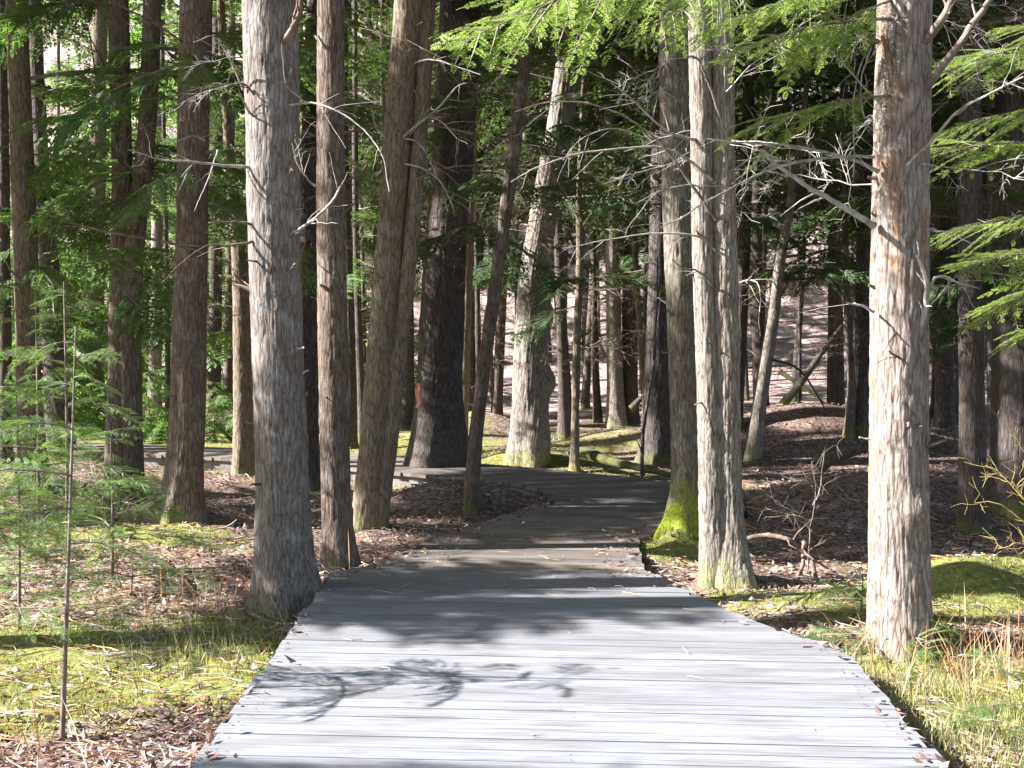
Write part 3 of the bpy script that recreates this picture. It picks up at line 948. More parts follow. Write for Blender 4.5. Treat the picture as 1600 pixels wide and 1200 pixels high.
tree('t13', 'straight pale sunlit trunk far beyond the bend, moss at its foot', 'pale', [(963, 668, 32), (961, 600, 27), (958, 450, 24), (956, 300, 22), (955, 200, 22), (952, 0, 20)], 15)
tree('t14', 'black trunk standing close behind the straight pale sunlit one', 'dark', [(985, 664, 28), (984, 500, 26), (988, 300, 25), (990, 100, 24), (990, 0, 24)], 14, Y=27.5)
tree('t15', 'broad dark trunk half hidden behind the moss-footed hemlock', 'dark', [(1029, 690, 52), (1028, 600, 44), (1030, 450, 38), (1034, 250, 34), (1038, 0, 32)], 15, bump=0.02)
tree('t16', 'hemlock with a bright green moss-covered flaring foot beside the deck', 'mossy', [(1068, 858, 54), (1071, 780, 44), (1071, 680, 43), (1063, 500, 43), (1056, 300, 45), (1052, 100, 44), (1053, 0, 44)], 15, Y=11.15, flare=1.0, flare_h=0.26)
tree('t17', 'twin-stemmed hemlock with furrowed tan bark beside the moss-footed one', 'pale', [(1140, 912, 72), (1138, 800, 46), (1134, 600, 42), (1131, 400, 40), (1129, 200, 36), (1127, 0, 36)], 15, twin=[(1120, 905, 52), (1113, 790, 42), (1107, 600, 38), (1099, 400, 36), (1096, 200, 36), (1093, 0, 36)], flare=0.42, bump=0.012)
tree('t18', 'big pale hemlock with rusty bark patches standing alone on the sunny bank', 'warm', [(1408, 1008, 104), (1406, 900, 99), (1405, 750, 95), (1406, 550, 92), (1407, 350, 90), (1410, 150, 88), (1413, 0, 87)], 15, flare=0.22, flare_h=0.2, bump=0.013, burls=[(-1.25, 0.78, 0.035, 0.35), (-1.3, 0.66, -0.03, 0.2)])
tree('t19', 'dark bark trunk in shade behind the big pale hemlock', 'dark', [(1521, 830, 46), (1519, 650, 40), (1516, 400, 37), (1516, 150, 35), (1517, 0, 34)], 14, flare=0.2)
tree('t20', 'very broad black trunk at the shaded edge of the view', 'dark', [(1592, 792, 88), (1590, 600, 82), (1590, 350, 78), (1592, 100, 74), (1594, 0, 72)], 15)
tree('t22', 'leaning sunlit trunk forking over the pink leaf slope', 'pale', [(1176, 712, 26), (1190, 610, 23), (1207, 500, 20), (1220, 400, 17), (1238, 300, 14), (1250, 220, 12), (1262, 120, 9)], 9)
tree('t23', 'dark upright trunk with a white streak at its foot, close to the big pale one', 'dark', [(1344, 694, 28), (1346, 560, 24), (1348, 400, 20), (1352, 200, 18), (1352, 0, 18)], 13)
tree('t24', 'thin crooked trunk by the dark earth bank', 'brown', [(1326, 694, 16), (1330, 600, 13), (1324, 480, 12), (1320, 350, 10), (1318, 150, 9)], 10)
tree('t25', 'dark trunk leaning behind the twin-stemmed hemlock', 'dark', [(1148, 700, 20), (1156, 560, 20), (1160, 400, 24), (1166, 250, 22), (1172, 80, 18), (1174, 0, 18)], 13)
tree('t26', 'dark trunk peeking past the shaded side of the pale burl tree', 'dark', [(884, 660, 24), (880, 560, 18), (872, 430, 18), (868, 300, 18), (874, 100, 16)], 13, Y=25)
tree('t27', 'thin dark trunk between the slim sapling and the straight pale trunk', 'dark', [(934, 655, 14), (930, 560, 12), (927, 400, 10), (924, 200, 9)], 12, Y=28)
tree('t28', 'grey trunk lit on one edge behind the broad dark one', 'far', [(1012, 655, 17), (1013, 520, 15), (1017, 350, 14), (1020, 150, 13)], 13, Y=28)
tree('t29', 'thick dark trunk seen through the gap past the leaning double stems', 'dark', [(632, 648, 32), (634, 520, 26), (636, 380, 20), (650, 100, 18)], 13, Y=27)
tree('t30', 'black trunk with a fern at its foot between two near hemlocks', 'dark', [(556, 628, 22), (553, 520, 18), (549, 380, 14), (545, 100, 12)], 13, Y=29)
tree('t31', 'forked dark trunk in the gap beyond the pencil-thin one', 'dark', [(735, 645, 20), (738, 520, 17), (745, 430, 14), (760, 300, 11), (776, 150, 8)], 11, Y=29)
tree('t32', 'brown trunk rising behind the slender leaning one', 'brown', [(776, 655, 18), (781, 540, 16), (788, 380, 15), (800, 200, 13)], 12, Y=29)
tree('t33', 'short-looking stout trunk at the back of the sunny clearing', 'dark', [(334, 622, 22), (336, 540, 20), (338, 300, 18), (340, 0, 16)], 14, Y=32)
tree('t34', 'second stout trunk at the back of the sunny clearing', 'brown', [(356, 618, 15), (357, 540, 14), (360, 300, 12), (362, 0, 11)], 13, Y=34)
tree('t35', 'reddish trunk catching sun behind the grown-together pair', 'tan', [(146, 612, 34), (147, 540, 28), (152, 300, 24), (156, 0, 22)], 13, Y=27)
tree('t36', 'pale trunk showing in the bright gap past the mossy-footed brown hemlock', 'pale', [(242, 612, 22), (243, 540, 20), (246, 300, 18), (250, 0, 17)], 13, Y=31)
tree('t37', 'thin dark trunk at the rim of the pale bright gap', 'dark', [(262, 620, 9), (262, 500, 8), (258, 300, 7), (254, 100, 6)], 11, Y=26)
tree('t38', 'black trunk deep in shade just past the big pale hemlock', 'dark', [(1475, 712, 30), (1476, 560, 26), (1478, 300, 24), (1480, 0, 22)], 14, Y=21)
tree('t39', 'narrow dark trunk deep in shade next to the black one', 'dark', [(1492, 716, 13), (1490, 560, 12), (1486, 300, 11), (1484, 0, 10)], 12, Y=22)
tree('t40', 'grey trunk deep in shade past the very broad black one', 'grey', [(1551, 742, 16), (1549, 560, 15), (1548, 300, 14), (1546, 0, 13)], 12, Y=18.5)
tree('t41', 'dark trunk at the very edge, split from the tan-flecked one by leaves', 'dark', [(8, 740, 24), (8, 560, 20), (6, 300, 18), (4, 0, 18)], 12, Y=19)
def stubs(key, n, zr, seed):
    T = TREES[key]
    rg = np.random.default_rng(seed)
    for i in range(n):
        k = rg.integers(len(T['stems']))
        z = rg.uniform(*zr)
        az = rg.uniform(-3.6, 0.5)
        c, r = on_stem(T, z, k)
        d = np.array([math.cos(az), math.sin(az), rg.uniform(-0.3, 0.7)])
        ln = rg.uniform(0.03, 0.11)
        rr = rg.uniform(0.004, 0.011)
        p0 = c + np.array([math.cos(az), math.sin(az), 0]) * r * 0.85 - T['base']
        P = np.stack([p0, p0 + d * (ln * 0.4 + r * 0.15), p0 + d * (ln * 0.8 + r * 0.15) + rg.normal(0, 0.008, 3), p0 + d * (ln + r * 0.15) + rg.normal(0, 0.01, 3)])
        b = MB()
        b.tube(P, [rr * 1.7, rr, rr * 0.85, rr * 0.3], 6)
        obj('branch_stub', b.mesh('branch_stub', [M['deadbrown' if rg.random() < 0.6 else 'dead']]), T['o'])
for i, (k, n, zr) in enumerate([('t1', 14, (0.4, 4.2)), ('t2', 10, (0.6, 4.5)), ('t3', 10, (0.8, 5)), ('t7', 12, (0.8, 5)), ('t16', 8, (1.0, 4.6)), ('t17', 14, (0.6, 4.4)), ('t18', 12, (0.8, 4.0)), ('t8', 12, (0.8, 6)), ('t10', 8, (0.6, 5)), ('t11', 10, (1.5, 6))]):
    stubs(k, n, zr, 40 + i)
#TREES_END
# hemlocks added out of view to cast shade into it; s3 carries visible boughs
def side_tree(key, label, x, y, H=14, w=0.32, mat='brown', name='hemlock_tree'):
    base = np.array([x, y, float(gz(x, y))])
    t = thing(name, label, 'tree', base)
    C = np.array([[0, 0, -0.35], [0, 0, 0.0], [0.03, 0, H * 0.3], [0.02, 0.05, H * 0.6], [0, 0, H]])
    Rd = np.array([w / 2 * 1.05, w / 2, w * 0.43, w * 0.3, w * 0.05])
    obj('trunk', trunk_mesh(C, Rd, M[mat], 28, 0.3, 0.25, 5, 0.01, len(TREES), (), 0.12, 4), t)
    TREES[key] = dict(o=t, base=base, stems=[(C + base, Rd)], Y=y, H=H, r=w / 2)
side_tree('s1', 'unseen hemlock added beside the walkway to throw a shade band on the boards', -8.2, 7.72, 13, 0.52)
side_tree('s2', 'unseen hemlock behind the sapling thicket shading the first boards', -7.4, 4.4, 12)
side_tree('s10', 'unseen low-branched hemlock added to shade the walkway by the first bend', -8.6, 12.5, 13, 0.25)
side_tree('s11', 'unseen low-branched hemlock added for shade behind the first bend, next to the far deck', -9.6, 14.6, 13, 0.25)
side_tree('s3', 'hemlock on the bank reaching feathery boughs toward the big pale trunk', 4.7, 9.0, 11, 0.3)
side_tree('s5', 'unseen hemlock in the thicket shading the middle of the walkway', -6.6, 12.4, 14)
side_tree('s7', 'unseen slim hemlock added for shade, out on the low ground', -13.0, 12.2, 15)
side_tree('s8', 'unseen thick-crowned hemlock added for shade between the thicket and the far deck', -9.8, 13.2, 15)
side_tree('s9', 'unseen hemlock added for shade by the far stretch of deck with a full crown', -12.5, 19.5, 15)
side_tree('s6', 'unseen hemlock added for shade beyond the thicket with a dense crown', -9.2, 16.5, 14)

# ---------------------------------------------------------------- sun gaps
for px, py in [(440, 1120), (700, 1120), (1000, 1130), (1300, 1130), (1300, 1060), (900, 915), (650, 905),
               (300, 1010), (380, 1050), (230, 1060), (330, 970), (200, 990), (1480, 1010), (1550, 1040), (1250, 960), (1560, 930), (1450, 1080), (1140, 930),
               (330, 850), (620, 862), (200, 900), (100, 900), (330, 880), (250, 960), (1500, 930)]:
    lit_px(px, py, None, 0.40)
for k in (880, 760, 640, 520, 400, 280, 160):
    lit_px(1395, k, TREES['t18']['Y'], 0.34)
for k in (700, 440, 250, 80):
    lit_px(400, k, TREES['t1']['Y'], 0.16)
for k in (850, 700, 560, 420, 280, 160):
    lit_px(1100, k, TREES['t17']['Y'], 0.26)
for k in (640, 500, 350, 200, 80):
    lit_px(585, k, TREES['t7']['Y'], 0.2)
for k in (640, 520, 420, 300, 180):
    lit_px(820, k, TREES['t11']['Y'], 0.45)
for k in (640, 560, 440, 300):
    lit_px(955, k, TREES['t13']['Y'], 0.45)
for px, py in [(950, 680), (900, 690), (1000, 700), (780, 690), (620, 690), (560, 660), (740, 660), (880, 665), (350, 660), (300, 690), (420, 640), (1010, 668)]:
    lit_px(px, py, None, 0.75)
lit_px(1180, 620, TREES['t22']['Y'], 0.4)
lit_px(1200, 500, TREES['t22']['Y'], 0.3)
lit_px(645, 610, TREES['t8']['Y'], 0.08)
lit_px(1060, 830, TREES['t16']['Y'], 0.4)
lit_px(1030, 858, None, 0.5)
lit_px(1055, 780, TREES['t16']['Y'], 0.3)
lit_px(1045, 700, TREES['t16']['Y'], 0.25)
for px in (450, 650, 900, 1150, 1350):
    lit_px(px, 1160, None, 0.35)
for px, py in [(800, 60), (950, 60), (1100, 60), (1250, 90), (1180, 40)]:
    lit_px(px, py, 7.6, 0.30)
for px, py in [(1520, 110), (1560, 220), (1560, 420), (1520, 470)]:
    lit_px(px, py, 8.8, 0.35)
for px, py in [(60, 640), (150, 760), (60, 860), (250, 730)]:
    lit_px(px, py, 6.6, 0.30)
for px, py in [(100, 300), (200, 420), (350, 200), (450, 300), (60, 120), (250, 100)]:
    lit_px(px, py, 17, 0.7)
for px in range(40, 620, 90):
    for py in (80, 260, 440, 560):
        lit_px(px, py, 34, 1.3)

# ---------------------------------------------------------------- crowns
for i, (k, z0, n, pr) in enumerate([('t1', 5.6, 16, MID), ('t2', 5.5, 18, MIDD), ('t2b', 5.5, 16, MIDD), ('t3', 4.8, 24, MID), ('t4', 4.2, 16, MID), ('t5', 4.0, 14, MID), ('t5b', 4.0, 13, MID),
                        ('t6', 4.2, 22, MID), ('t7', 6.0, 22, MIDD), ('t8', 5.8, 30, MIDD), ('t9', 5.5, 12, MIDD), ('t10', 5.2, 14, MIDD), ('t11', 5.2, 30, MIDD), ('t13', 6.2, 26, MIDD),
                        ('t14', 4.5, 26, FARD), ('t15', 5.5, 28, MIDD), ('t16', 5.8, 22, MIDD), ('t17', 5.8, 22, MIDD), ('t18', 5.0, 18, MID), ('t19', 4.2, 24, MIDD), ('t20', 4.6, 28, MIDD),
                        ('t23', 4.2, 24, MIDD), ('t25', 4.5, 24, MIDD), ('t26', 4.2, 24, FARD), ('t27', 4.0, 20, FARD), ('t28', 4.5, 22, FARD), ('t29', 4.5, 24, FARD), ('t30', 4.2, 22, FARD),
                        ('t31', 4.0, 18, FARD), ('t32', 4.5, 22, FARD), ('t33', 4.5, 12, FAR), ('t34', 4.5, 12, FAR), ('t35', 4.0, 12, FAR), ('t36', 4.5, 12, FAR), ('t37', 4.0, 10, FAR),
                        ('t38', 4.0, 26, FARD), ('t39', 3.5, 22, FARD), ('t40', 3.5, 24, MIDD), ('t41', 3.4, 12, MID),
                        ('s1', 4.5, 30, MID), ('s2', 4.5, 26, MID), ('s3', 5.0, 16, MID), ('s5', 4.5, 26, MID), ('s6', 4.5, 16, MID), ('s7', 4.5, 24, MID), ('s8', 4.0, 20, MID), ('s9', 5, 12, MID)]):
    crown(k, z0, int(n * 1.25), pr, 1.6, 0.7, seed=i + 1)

# boughs that keep the middle of the walkway and the floor past it in shade
def shade_px(px, py, xs, keys, r=0.2):
    P = gp(px, py)
    t = (xs - P[0]) / S[0]
    Qp = P + S * t
    if blocks(Qp, 0.02):
        return
    k = min(keys, key=lambda k: abs(TREES[k]['base'][1] - Qp[1]))
    T = TREES[k]
    c, rr = on_stem(T, max(0.8, Qp[2] - 0.05))
    d = Qp - c
    ln = np.linalg.norm(d)
    if ln < 0.3:
        return
    sc = min(1.5, max(0.5, ln * 1.5 / 1.7))
    add_bough(T['o'], T['base'], random.choice(MID), c, math.atan2(d[1], d[0]), math.asin(d[2] / ln) + 0.1, random.uniform(-0.3, 0.3), sc, False)
for py in (648, 664, 682, 700, 716):
    for px in range(1150, 1350, 40):
        shade_px(px + random.uniform(-15, 15), py, -11.6 + random.uniform(-0.6, 0.6), ('s9', 's6'))
def shade_pt(P, xs, keys):
    t = (xs - P[0]) / S[0]
    Qp = P + S * t
    if blocks(Qp, 0.0):
        return
    T = TREES[min(keys, key=lambda k: abs(TREES[k]['base'][1] - Qp[1]))]
    c, rr = on_stem(T, max(0.8, Qp[2] - 0.05))
    d = Qp - c
    ln = max(0.3, np.linalg.norm(d))
    add_bough(T['o'], T['base'], random.choice(MID), c, math.atan2(d[1], d[0]), math.asin(max(-1, min(1, d[2] / ln))) + 0.1, random.uniform(-0.3, 0.3), min(1.5, max(0.5, ln * 1.5 / 1.7)), False)
for k in (700, 640, 560, 480, 400, 320, 240, 160, 80):
    for px in (668, 690, 715):
        shade_pt(at(px, k, TREES['t8']['Y'] - 0.3), -9.4 + random.uniform(-0.6, 0.6), ('s11', 's6'))
for py in (748, 758, 770, 784, 800, 818, 838, 856, 874):
    for px in range(700, 1130, 60):
        if random.random() < 0.8:
            shade_px(px + random.uniform(-20, 20), py, -8.8 + random.uniform(-0.5, 0.5), ('s10', 's11'))
for px in range(520, 1260, 80):
    for py in (948,):
        shade_px(px + random.uniform(-15, 15), py + random.uniform(-6, 8), -7.2 + random.uniform(-0.5, 0.5), ('s1', 's2'))
for px, py in ((540, 1005), (660, 1012), (740, 1030), (800, 1012), (900, 1020), (960, 1000), (1100, 1000), (1180, 990), (430, 1195), (560, 1198), (640, 1195)):
    shade_px(px, py, -7.0 + random.uniform(-0.4, 0.4), ('s1', 's2'))
for py in (730, 760, 790, 820, 850, 880):
    for px in range(1180, 1620, 70):
        shade_px(px + random.uniform(-20, 20), py, -9.0 + random.uniform(-0.8, 0.6), ('s10', 's11'))
# ---------------------------------------------------------------- boughs seen in the photo
def px_bough(key, p0, p1, Y0, Y1, protos, s=None, roll=0.0, seed=0, name='bough'):
    """a bough whose axis runs from pixel p0 (distance Y0) to pixel p1 (distance Y1)"""
    T = TREES[key]
    a, b = at(*p0, Y0), at(*p1, Y1)
    d = b - a
    ln = np.linalg.norm(d)
    me = protos[seed % len(protos)]
    L0 = 1.25 if protos is NEAR else (0.75 if protos is SAPL else (2.0 if protos in (FAR, FARD) else 1.7))
    return add_bough(T['o'], T['base'], me, a, math.atan2(d[1], d[0]), math.asin(d[2] / ln) + 0.06, roll, s or ln / L0, False, name)
Y18 = TREES['t18']['Y']
for i, (p0, p1, y0, y1, ro) in enumerate([((1200, -70), (700, 48), 7.7, 7.0, -0.35), ((1010, -90), (800, 60), 7.5, 7.0, -0.2), ((1120, -80), (905, 62), 7.6, 7.3, 0.3), ((1215, -70), (1010, 68), 7.4, 7.0, -0.25),
        ((1390, -20), (1085, 48), 7.7, 7.2, 0.1), ((1385, -50), (1180, 20), 7.7, 7.3, 0.2), ((1392, 0), (1225, 112), 7.7, 7.3, 0.1), ((1395, 30), (1120, 85), 7.7, 7.1, -0.1), ((1395, 150), (1160, 205), 7.7, 7.2, 0.2),
        ((860, -80), (835, 30), 7.6, 7.1, 0.3)]):
    px_bough('t18', p0, p1, y0, y1, NEAR, None, -0.15 + ro, i)
for i, (p0, p1, y0, y1, ro) in enumerate([((1700, 60), (1400, 140), 9.0, 8.5, 0.15), ((1720, 170), (1455, 205), 9.0, 8.6, 0.2), ((1700, 230), (1460, 240), 9.0, 8.5, -0.1),
        ((1720, 340), (1470, 360), 9.0, 8.7, 0.2), ((1710, 400), (1490, 410), 9.0, 8.6, -0.2), ((1720, 420), (1520, 500), 9.0, 8.5, 0.15), ((1715, 480), (1560, 540), 9.0, 8.6, 0.1),
        ((1730, 100), (1500, 85), 9.0, 8.6, 0.0), ((1735, 60), (1560, 40), 9.0, 8.7, 0.0)]):
    px_bough('s3', p0, p1, y0, y1, NEAR, None, -0.12 + ro, i + 1)
rg = np.random.default_rng(5)
# lower boughs of the trees on the left side of the walkway
for key, n, zr in (('t3', 9, (1.6, 4.6)), ('t4', 20, (1.7, 5.4)), ('t5', 18, (1.3, 5.6)), ('t5b', 12, (1.6, 5.6)), ('t6', 14, (1.8, 5.0)), ('t41', 10, (1.2, 5.0)), ('t37', 14, (1.4, 5)), ('t33', 10, (2.4, 6)), ('t35', 14, (1.6, 6)), ('t2c', 8, (2.4, 5.5)), ('t30', 8, (2.2, 6))):
    T = TREES[key]
    for i in range(n):
        z = rg.uniform(*zr)
        az = rg.uniform(0, 6.283)
        p, r = on_stem(T, z)
        pr = FAR if T['Y'] > 24 else MID
        add_bough(T['o'], T['base'], pr[rg.integers(len(pr))], p, az, rg.uniform(-0.45, 0.12), rg.uniform(-0.6, 0.6), rg.uniform(0.45, 0.95), False)
# dark shaded boughs in the middle and on the right
for key, n, zr, pr in (('t8', 12, (2.9, 6.0), MIDD), ('t9', 5, (2.8, 5.5), MIDD), ('t10', 5, (2.6, 5.0), MIDD), ('t11', 14, (2.7, 6.0), MIDD), ('t12', 10, (1.8, 4.4), MIDD), ('t14', 12, (2.0, 6.5), FARD), ('t13', 6, (3.2, 7), MIDD),
                       ('t26', 12, (2.2, 6.5), FARD), ('t27', 10, (1.6, 6.5), FARD), ('t25', 10, (2.2, 6.0), MIDD), ('t22', 9, (2.4, 5.5), MIDD), ('t23', 10, (2.0, 6.0), MIDD), ('t24', 10, (2, 5.5), MIDD), ('t31', 9, (2.2, 6), FARD), ('t32', 8, (2.6, 6), FARD),
                       ('t28', 8, (3, 7), FARD), ('t19', 14, (1.9, 5.0), MIDD), ('t20', 16, (1.6, 5.0), MIDD), ('t38', 16, (1.8, 6.0), MIDD), ('t39', 12, (1.5, 6.0), MIDD), ('t40', 12, (1.5, 5.5), MIDD), ('t29', 8, (2.2, 6), FARD)):
    T = TREES[key]
    for i in range(n):
        z = rg.uniform(*zr)
        az = rg.uniform(0, 6.283)
        p, r = on_stem(T, z)
        add_bough(T['o'], T['base'], pr[rg.integers(len(pr))], p, az, rg.uniform(-0.4, 0.15), rg.uniform(-0.5, 0.5), rg.uniform(0.45, 0.95), True)

# ---------------------------------------------------------------- dead limbs traced one by one
D, B = 'dead', 'deadbrown'
for a in [
    ('t1', [(432, 75), (448, 55), (465, 25), (468, -10)], 13, 9, B, -0.2), ('t1', [(405, 185), (402, 158), (385, 133), (366, 126)], 9, 5, B, -0.1), ('t1', [(408, 190), (392, 178), (384, 168), (372, 140)], 7, 3, B, -0.15),
    ('t1', [(395, 262), (340, 258), (300, 253), (250, 248), (200, 234)], 8, 4, D, -0.5), ('t1', [(405, 352), (370, 347), (345, 346), (326, 340)], 8, 4, B, -0.2), ('t1', [(400, 377), (360, 385), (330, 383), (300, 396)], 7, 4, B, -0.3),
    ('t1', [(432, 166), (480, 159), (510, 165), (545, 185), (575, 212), (598, 248), (608, 300)], 6, 3, D, -0.3), ('t1', [(446, 371), (475, 352), (512, 322), (535, 288)], 9, 6, D, -0.2),
    ('t1', [(492, 290), (475, 275), (460, 255), (452, 226)], 6, 3, D, -0.2), ('t1', [(425, 440), (423, 428), (422, 420)], 9, 6, B, -0.1), ('t1', [(440, 440), (452, 422), (458, 412)], 8, 6, B, -0.1),
    ('t1', [(480, 160), (455, 145), (442, 131)], 4, 2, D, -0.2), ('t1', [(380, 140), (340, 62), (300, 66)], 5, 3, D, -0.3), ('t1', [(340, 235), (325, 280), (305, 330)], 4, 2, D, -0.4),
    ('t7', [(608, 238), (640, 205), (680, 172), (710, 137), (726, 131)], 8, 4, D, -0.3), ('t7', [(625, 255), (660, 262), (690, 285), (709, 328)], 6, 3, D, -0.3), ('t7', [(625, 216), (650, 220), (668, 240), (681, 275)], 6, 3, D, -0.3),
    ('t7', [(640, 210), (665, 187), (690, 192), (712, 215), (730, 226)], 5, 3, D, -0.3), ('t7', [(640, 100), (670, 95), (700, 100), (750, 117)], 5, 3, D, -0.4), ('t7', [(600, 245), (570, 265), (540, 280), (500, 300)], 6, 3, B, -0.4),
    ('t7', [(612, 225), (588, 200), (580, 170)], 5, 3, D, -0.2), ('t7', [(605, 260), (570, 300), (540, 330), (530, 352)], 6, 3, B, -0.3), ('t7', [(640, 285), (690, 265), (740, 258), (800, 245)], 5, 3, B, -0.2),
    ('t18', [(1372, 268), (1330, 248), (1290, 238), (1240, 228), (1190, 222), (1100, 216)], 10, 4, D, -0.4), ('t18', [(1366, 352), (1310, 318), (1250, 282), (1205, 250), (1190, 238)], 11, 5, D, -0.4),
    ('t18', [(1365, 245), (1310, 246), (1240, 252), (1180, 272), (1120, 302), (1070, 333), (1026, 357)], 8, 4, D, -0.7), ('t18', [(1440, 66), (1462, 45), (1478, 20), (1490, -15)], 18, 15, 'twig', -0.2), ('t18', [(1442, 142), (1470, 108), (1510, 52), (1552, -10)], 16, 13, 'twig', -0.3),
    ('t18', [(1402, 272), (1430, 245), (1460, 215), (1500, 172), (1545, 150), (1605, 120)], 8, 6, D, -0.5), ('t18', [(1424, 526), (1440, 503), (1450, 470), (1452, 448), (1446, 422), (1434, 398)], 13, 8, D, -0.15),
    ('t18', [(1452, 447), (1462, 434), (1480, 432), (1500, 440), (1530, 448)], 8, 3, D, -0.3), ('t18', [(1424, 576), (1408, 562), (1394, 549)], 8, 7, B, -0.12), ('t18', [(1418, 252), (1430, 220), (1441, 186)], 12, 9, 'twig', -0.15),
    ('t18', [(1372, 66), (1340, 45), (1310, 28), (1275, 5)], 10, 6, 'twig', -0.3), ('t18', [(1375, 162), (1350, 135), (1320, 100), (1296, 78)], 5, 3, D, -0.4), ('t18', [(1365, 487), (1345, 478), (1318, 471)], 7, 5, D, -0.1),
    ('t18', [(1360, 60), (1338, 130), (1334, 200), (1332, 280)], 4, 3, D, -0.5), ('t18', [(1445, 357), (1480, 365), (1520, 380)], 6, 3, D, -0.2), ('t18', [(1440, 700), (1450, 690), (1455, 660)], 5, 3, B, -0.05),
    ('t18', [(1362, 185), (1350, 178), (1350, 120), (1366, 75)], 5, 3, D, -0.3),
    ('t17', [(1118, 345), (1085, 292), (1050, 240), (1000, 190), (930, 160), (860, 156), (808, 168)], 8, 3, 'twig', -0.4), ('t17', [(1112, 282), (1080, 255), (1030, 232), (970, 232), (900, 240), (840, 262), (800, 285)], 8, 3, D, -0.4),
    ('t17', [(1085, 218), (1040, 205), (990, 162), (950, 130)], 8, 3, D, -0.3), ('t17', [(1118, 392), (1085, 365), (1020, 360), (950, 370), (880, 385)], 6, 3, D, -0.3), ('t17', [(1120, 455), (1095, 425), (1070, 418), (1050, 405)], 6, 3, 'twig', -0.2),
    ('t17', [(1126, 185), (1110, 135), (1092, 95), (1070, 90)], 9, 6, 'twig', -0.2), ('t17', [(1102, 298), (1080, 290), (1030, 300), (990, 320)], 5, 2, D, -0.3), ('t17', [(1150, 445), (1170, 438), (1185, 448), (1186, 490)], 5, 3, D, -0.2),
    ('t17', [(1135, 220), (1180, 222), (1230, 225)], 5, 3, D, -0.3), ('t16', [(1030, 120), (1040, 100), (1052, 130)], 9, 8, 'twig', -0.1), ('t16', [(1045, 210), (1010, 215), (960, 200), (910, 215), (880, 250)], 5, 2, D, -0.3),
    ('t22', [(1226, 390), (1270, 380), (1310, 385)], 6, 3, 'dark', 0.0), ('t22', [(1235, 330), (1200, 310), (1170, 325), (1150, 360)], 7, 3, 'dark', 0.0), ('t22', [(1215, 440), (1260, 435), (1300, 425), (1350, 415)], 5, 3, 'dark', 0.2),
    ('t22', [(1200, 560), (1250, 580), (1290, 640)], 7, 5, 'dark', 0.2), ('t22', [(1240, 300), (1270, 280), (1300, 290)], 6, 3, 'dark', 0.0), ('t11', [(868, 385), (890, 400), (905, 410), (912, 360)], 9, 4, 'dark', 0.3),
    ('t11', [(855, 490), (866, 484), (874, 482)], 9, 6, 'tan', -0.1), ('t13', [(978, 410), (990, 408), (978, 420)], 4, 2, D, -0.2),
    ('t3', [(285, 65), (255, 45), (220, 25), (170, 0)], 6, 3, B, -0.4), ('t3', [(320, 220), (300, 212), (272, 220)], 5, 3, D, -0.2), ('t4', [(190, 240), (172, 190), (155, 150), (138, 45)], 7, 4, 'dark', -0.2), ('t4', [(180, 160), (160, 100), (138, 55)], 6, 4, 'dark', -0.2),
    ('t3', [(318, 395), (260, 378), (190, 365), (120, 350), (60, 330)], 8, 5, 'twig', -1.0), ('t5', [(40, 440), (20, 425), (5, 400)], 7, 4, 'twig', -0.2), ('t5', [(50, 420), (80, 450), (88, 520)], 5, 3, D, -0.3),
]:
    limb(*a, twigs=6 if a[4] == D and len(a[1]) > 3 else (4 if len(a[1]) > 3 else 1))
dz = lambda key, za, zb: (za, zb)
for key, n, zr, s, pr in (('t1', 4, (3.0, 6), 0.5, DEADG), ('t2', 7, (1.9, 5), 0.6, DEADB), ('t2b', 9, (1.6, 6), 0.7, DEADB), ('t3', 8, (1.8, 5.5), 0.6, DEADB), ('t4', 16, (1.2, 6), 0.8, DEADB), ('t5', 12, (1.2, 6), 0.8, DEADB), ('t6', 16, (1.3, 6), 0.8, DEADB),
                       ('t7', 14, (2.3, 6), 0.8, DEADB), ('t8', 16, (2.6, 7), 0.9, DEADB), ('t9', 12, (1.8, 6), 0.8, DEADB), ('t10', 12, (2.2, 6), 0.7, DEADB), ('t11', 14, (2.3, 7), 0.9, DEADB), ('t12', 10, (1.2, 4.4), 0.6, DEADB), ('t13', 14, (2, 8), 0.8, DEADG),
                       ('t14', 16, (1.4, 8), 1.0, DEADB), ('t15', 12, (2, 7), 0.9, DEADB), ('t16', 9, (2.6, 6), 0.7, DEADG), ('t17', 10, (2.3, 5.5), 0.7, DEADG), ('t18', 9, (2.4, 5), 0.55, DEADG), ('t19', 12, (1.8, 6), 0.8, DEADB), ('t20', 12, (1.6, 6), 0.8, DEADB),
                       ('t22', 18, (1.4, 5.5), 0.8, DEADB), ('t23', 18, (1.2, 6.5), 0.9, DEADB), ('t24', 14, (1.0, 5.5), 0.8, DEADB), ('t25', 16, (1.3, 6.5), 0.9, DEADB), ('t26', 12, (1.4, 7), 0.9, DEADB), ('t27', 12, (1.2, 7), 0.9, DEADB), ('t28', 10, (1.4, 7), 0.9, DEADG),
                       ('t29', 10, (1.4, 7), 1, DEADB), ('t30', 10, (1.4, 7), 1, DEADB), ('t31', 12, (1.4, 7), 1, DEADB), ('t32', 12, (1.4, 7), 1, DEADB), ('t38', 12, (1, 7), 0.9, DEADB), ('t39', 10, (1, 7), 0.9, DEADB), ('t40', 10, (1, 6), 0.8, DEADB), ('t35', 8, (1.4, 6), 0.9, DEADG)):
    dead_boughs(key, zr[0], zr[1], int(n * 1.6), pr, s, seed=hash(key) % 97 if False else sum(map(ord, key)))

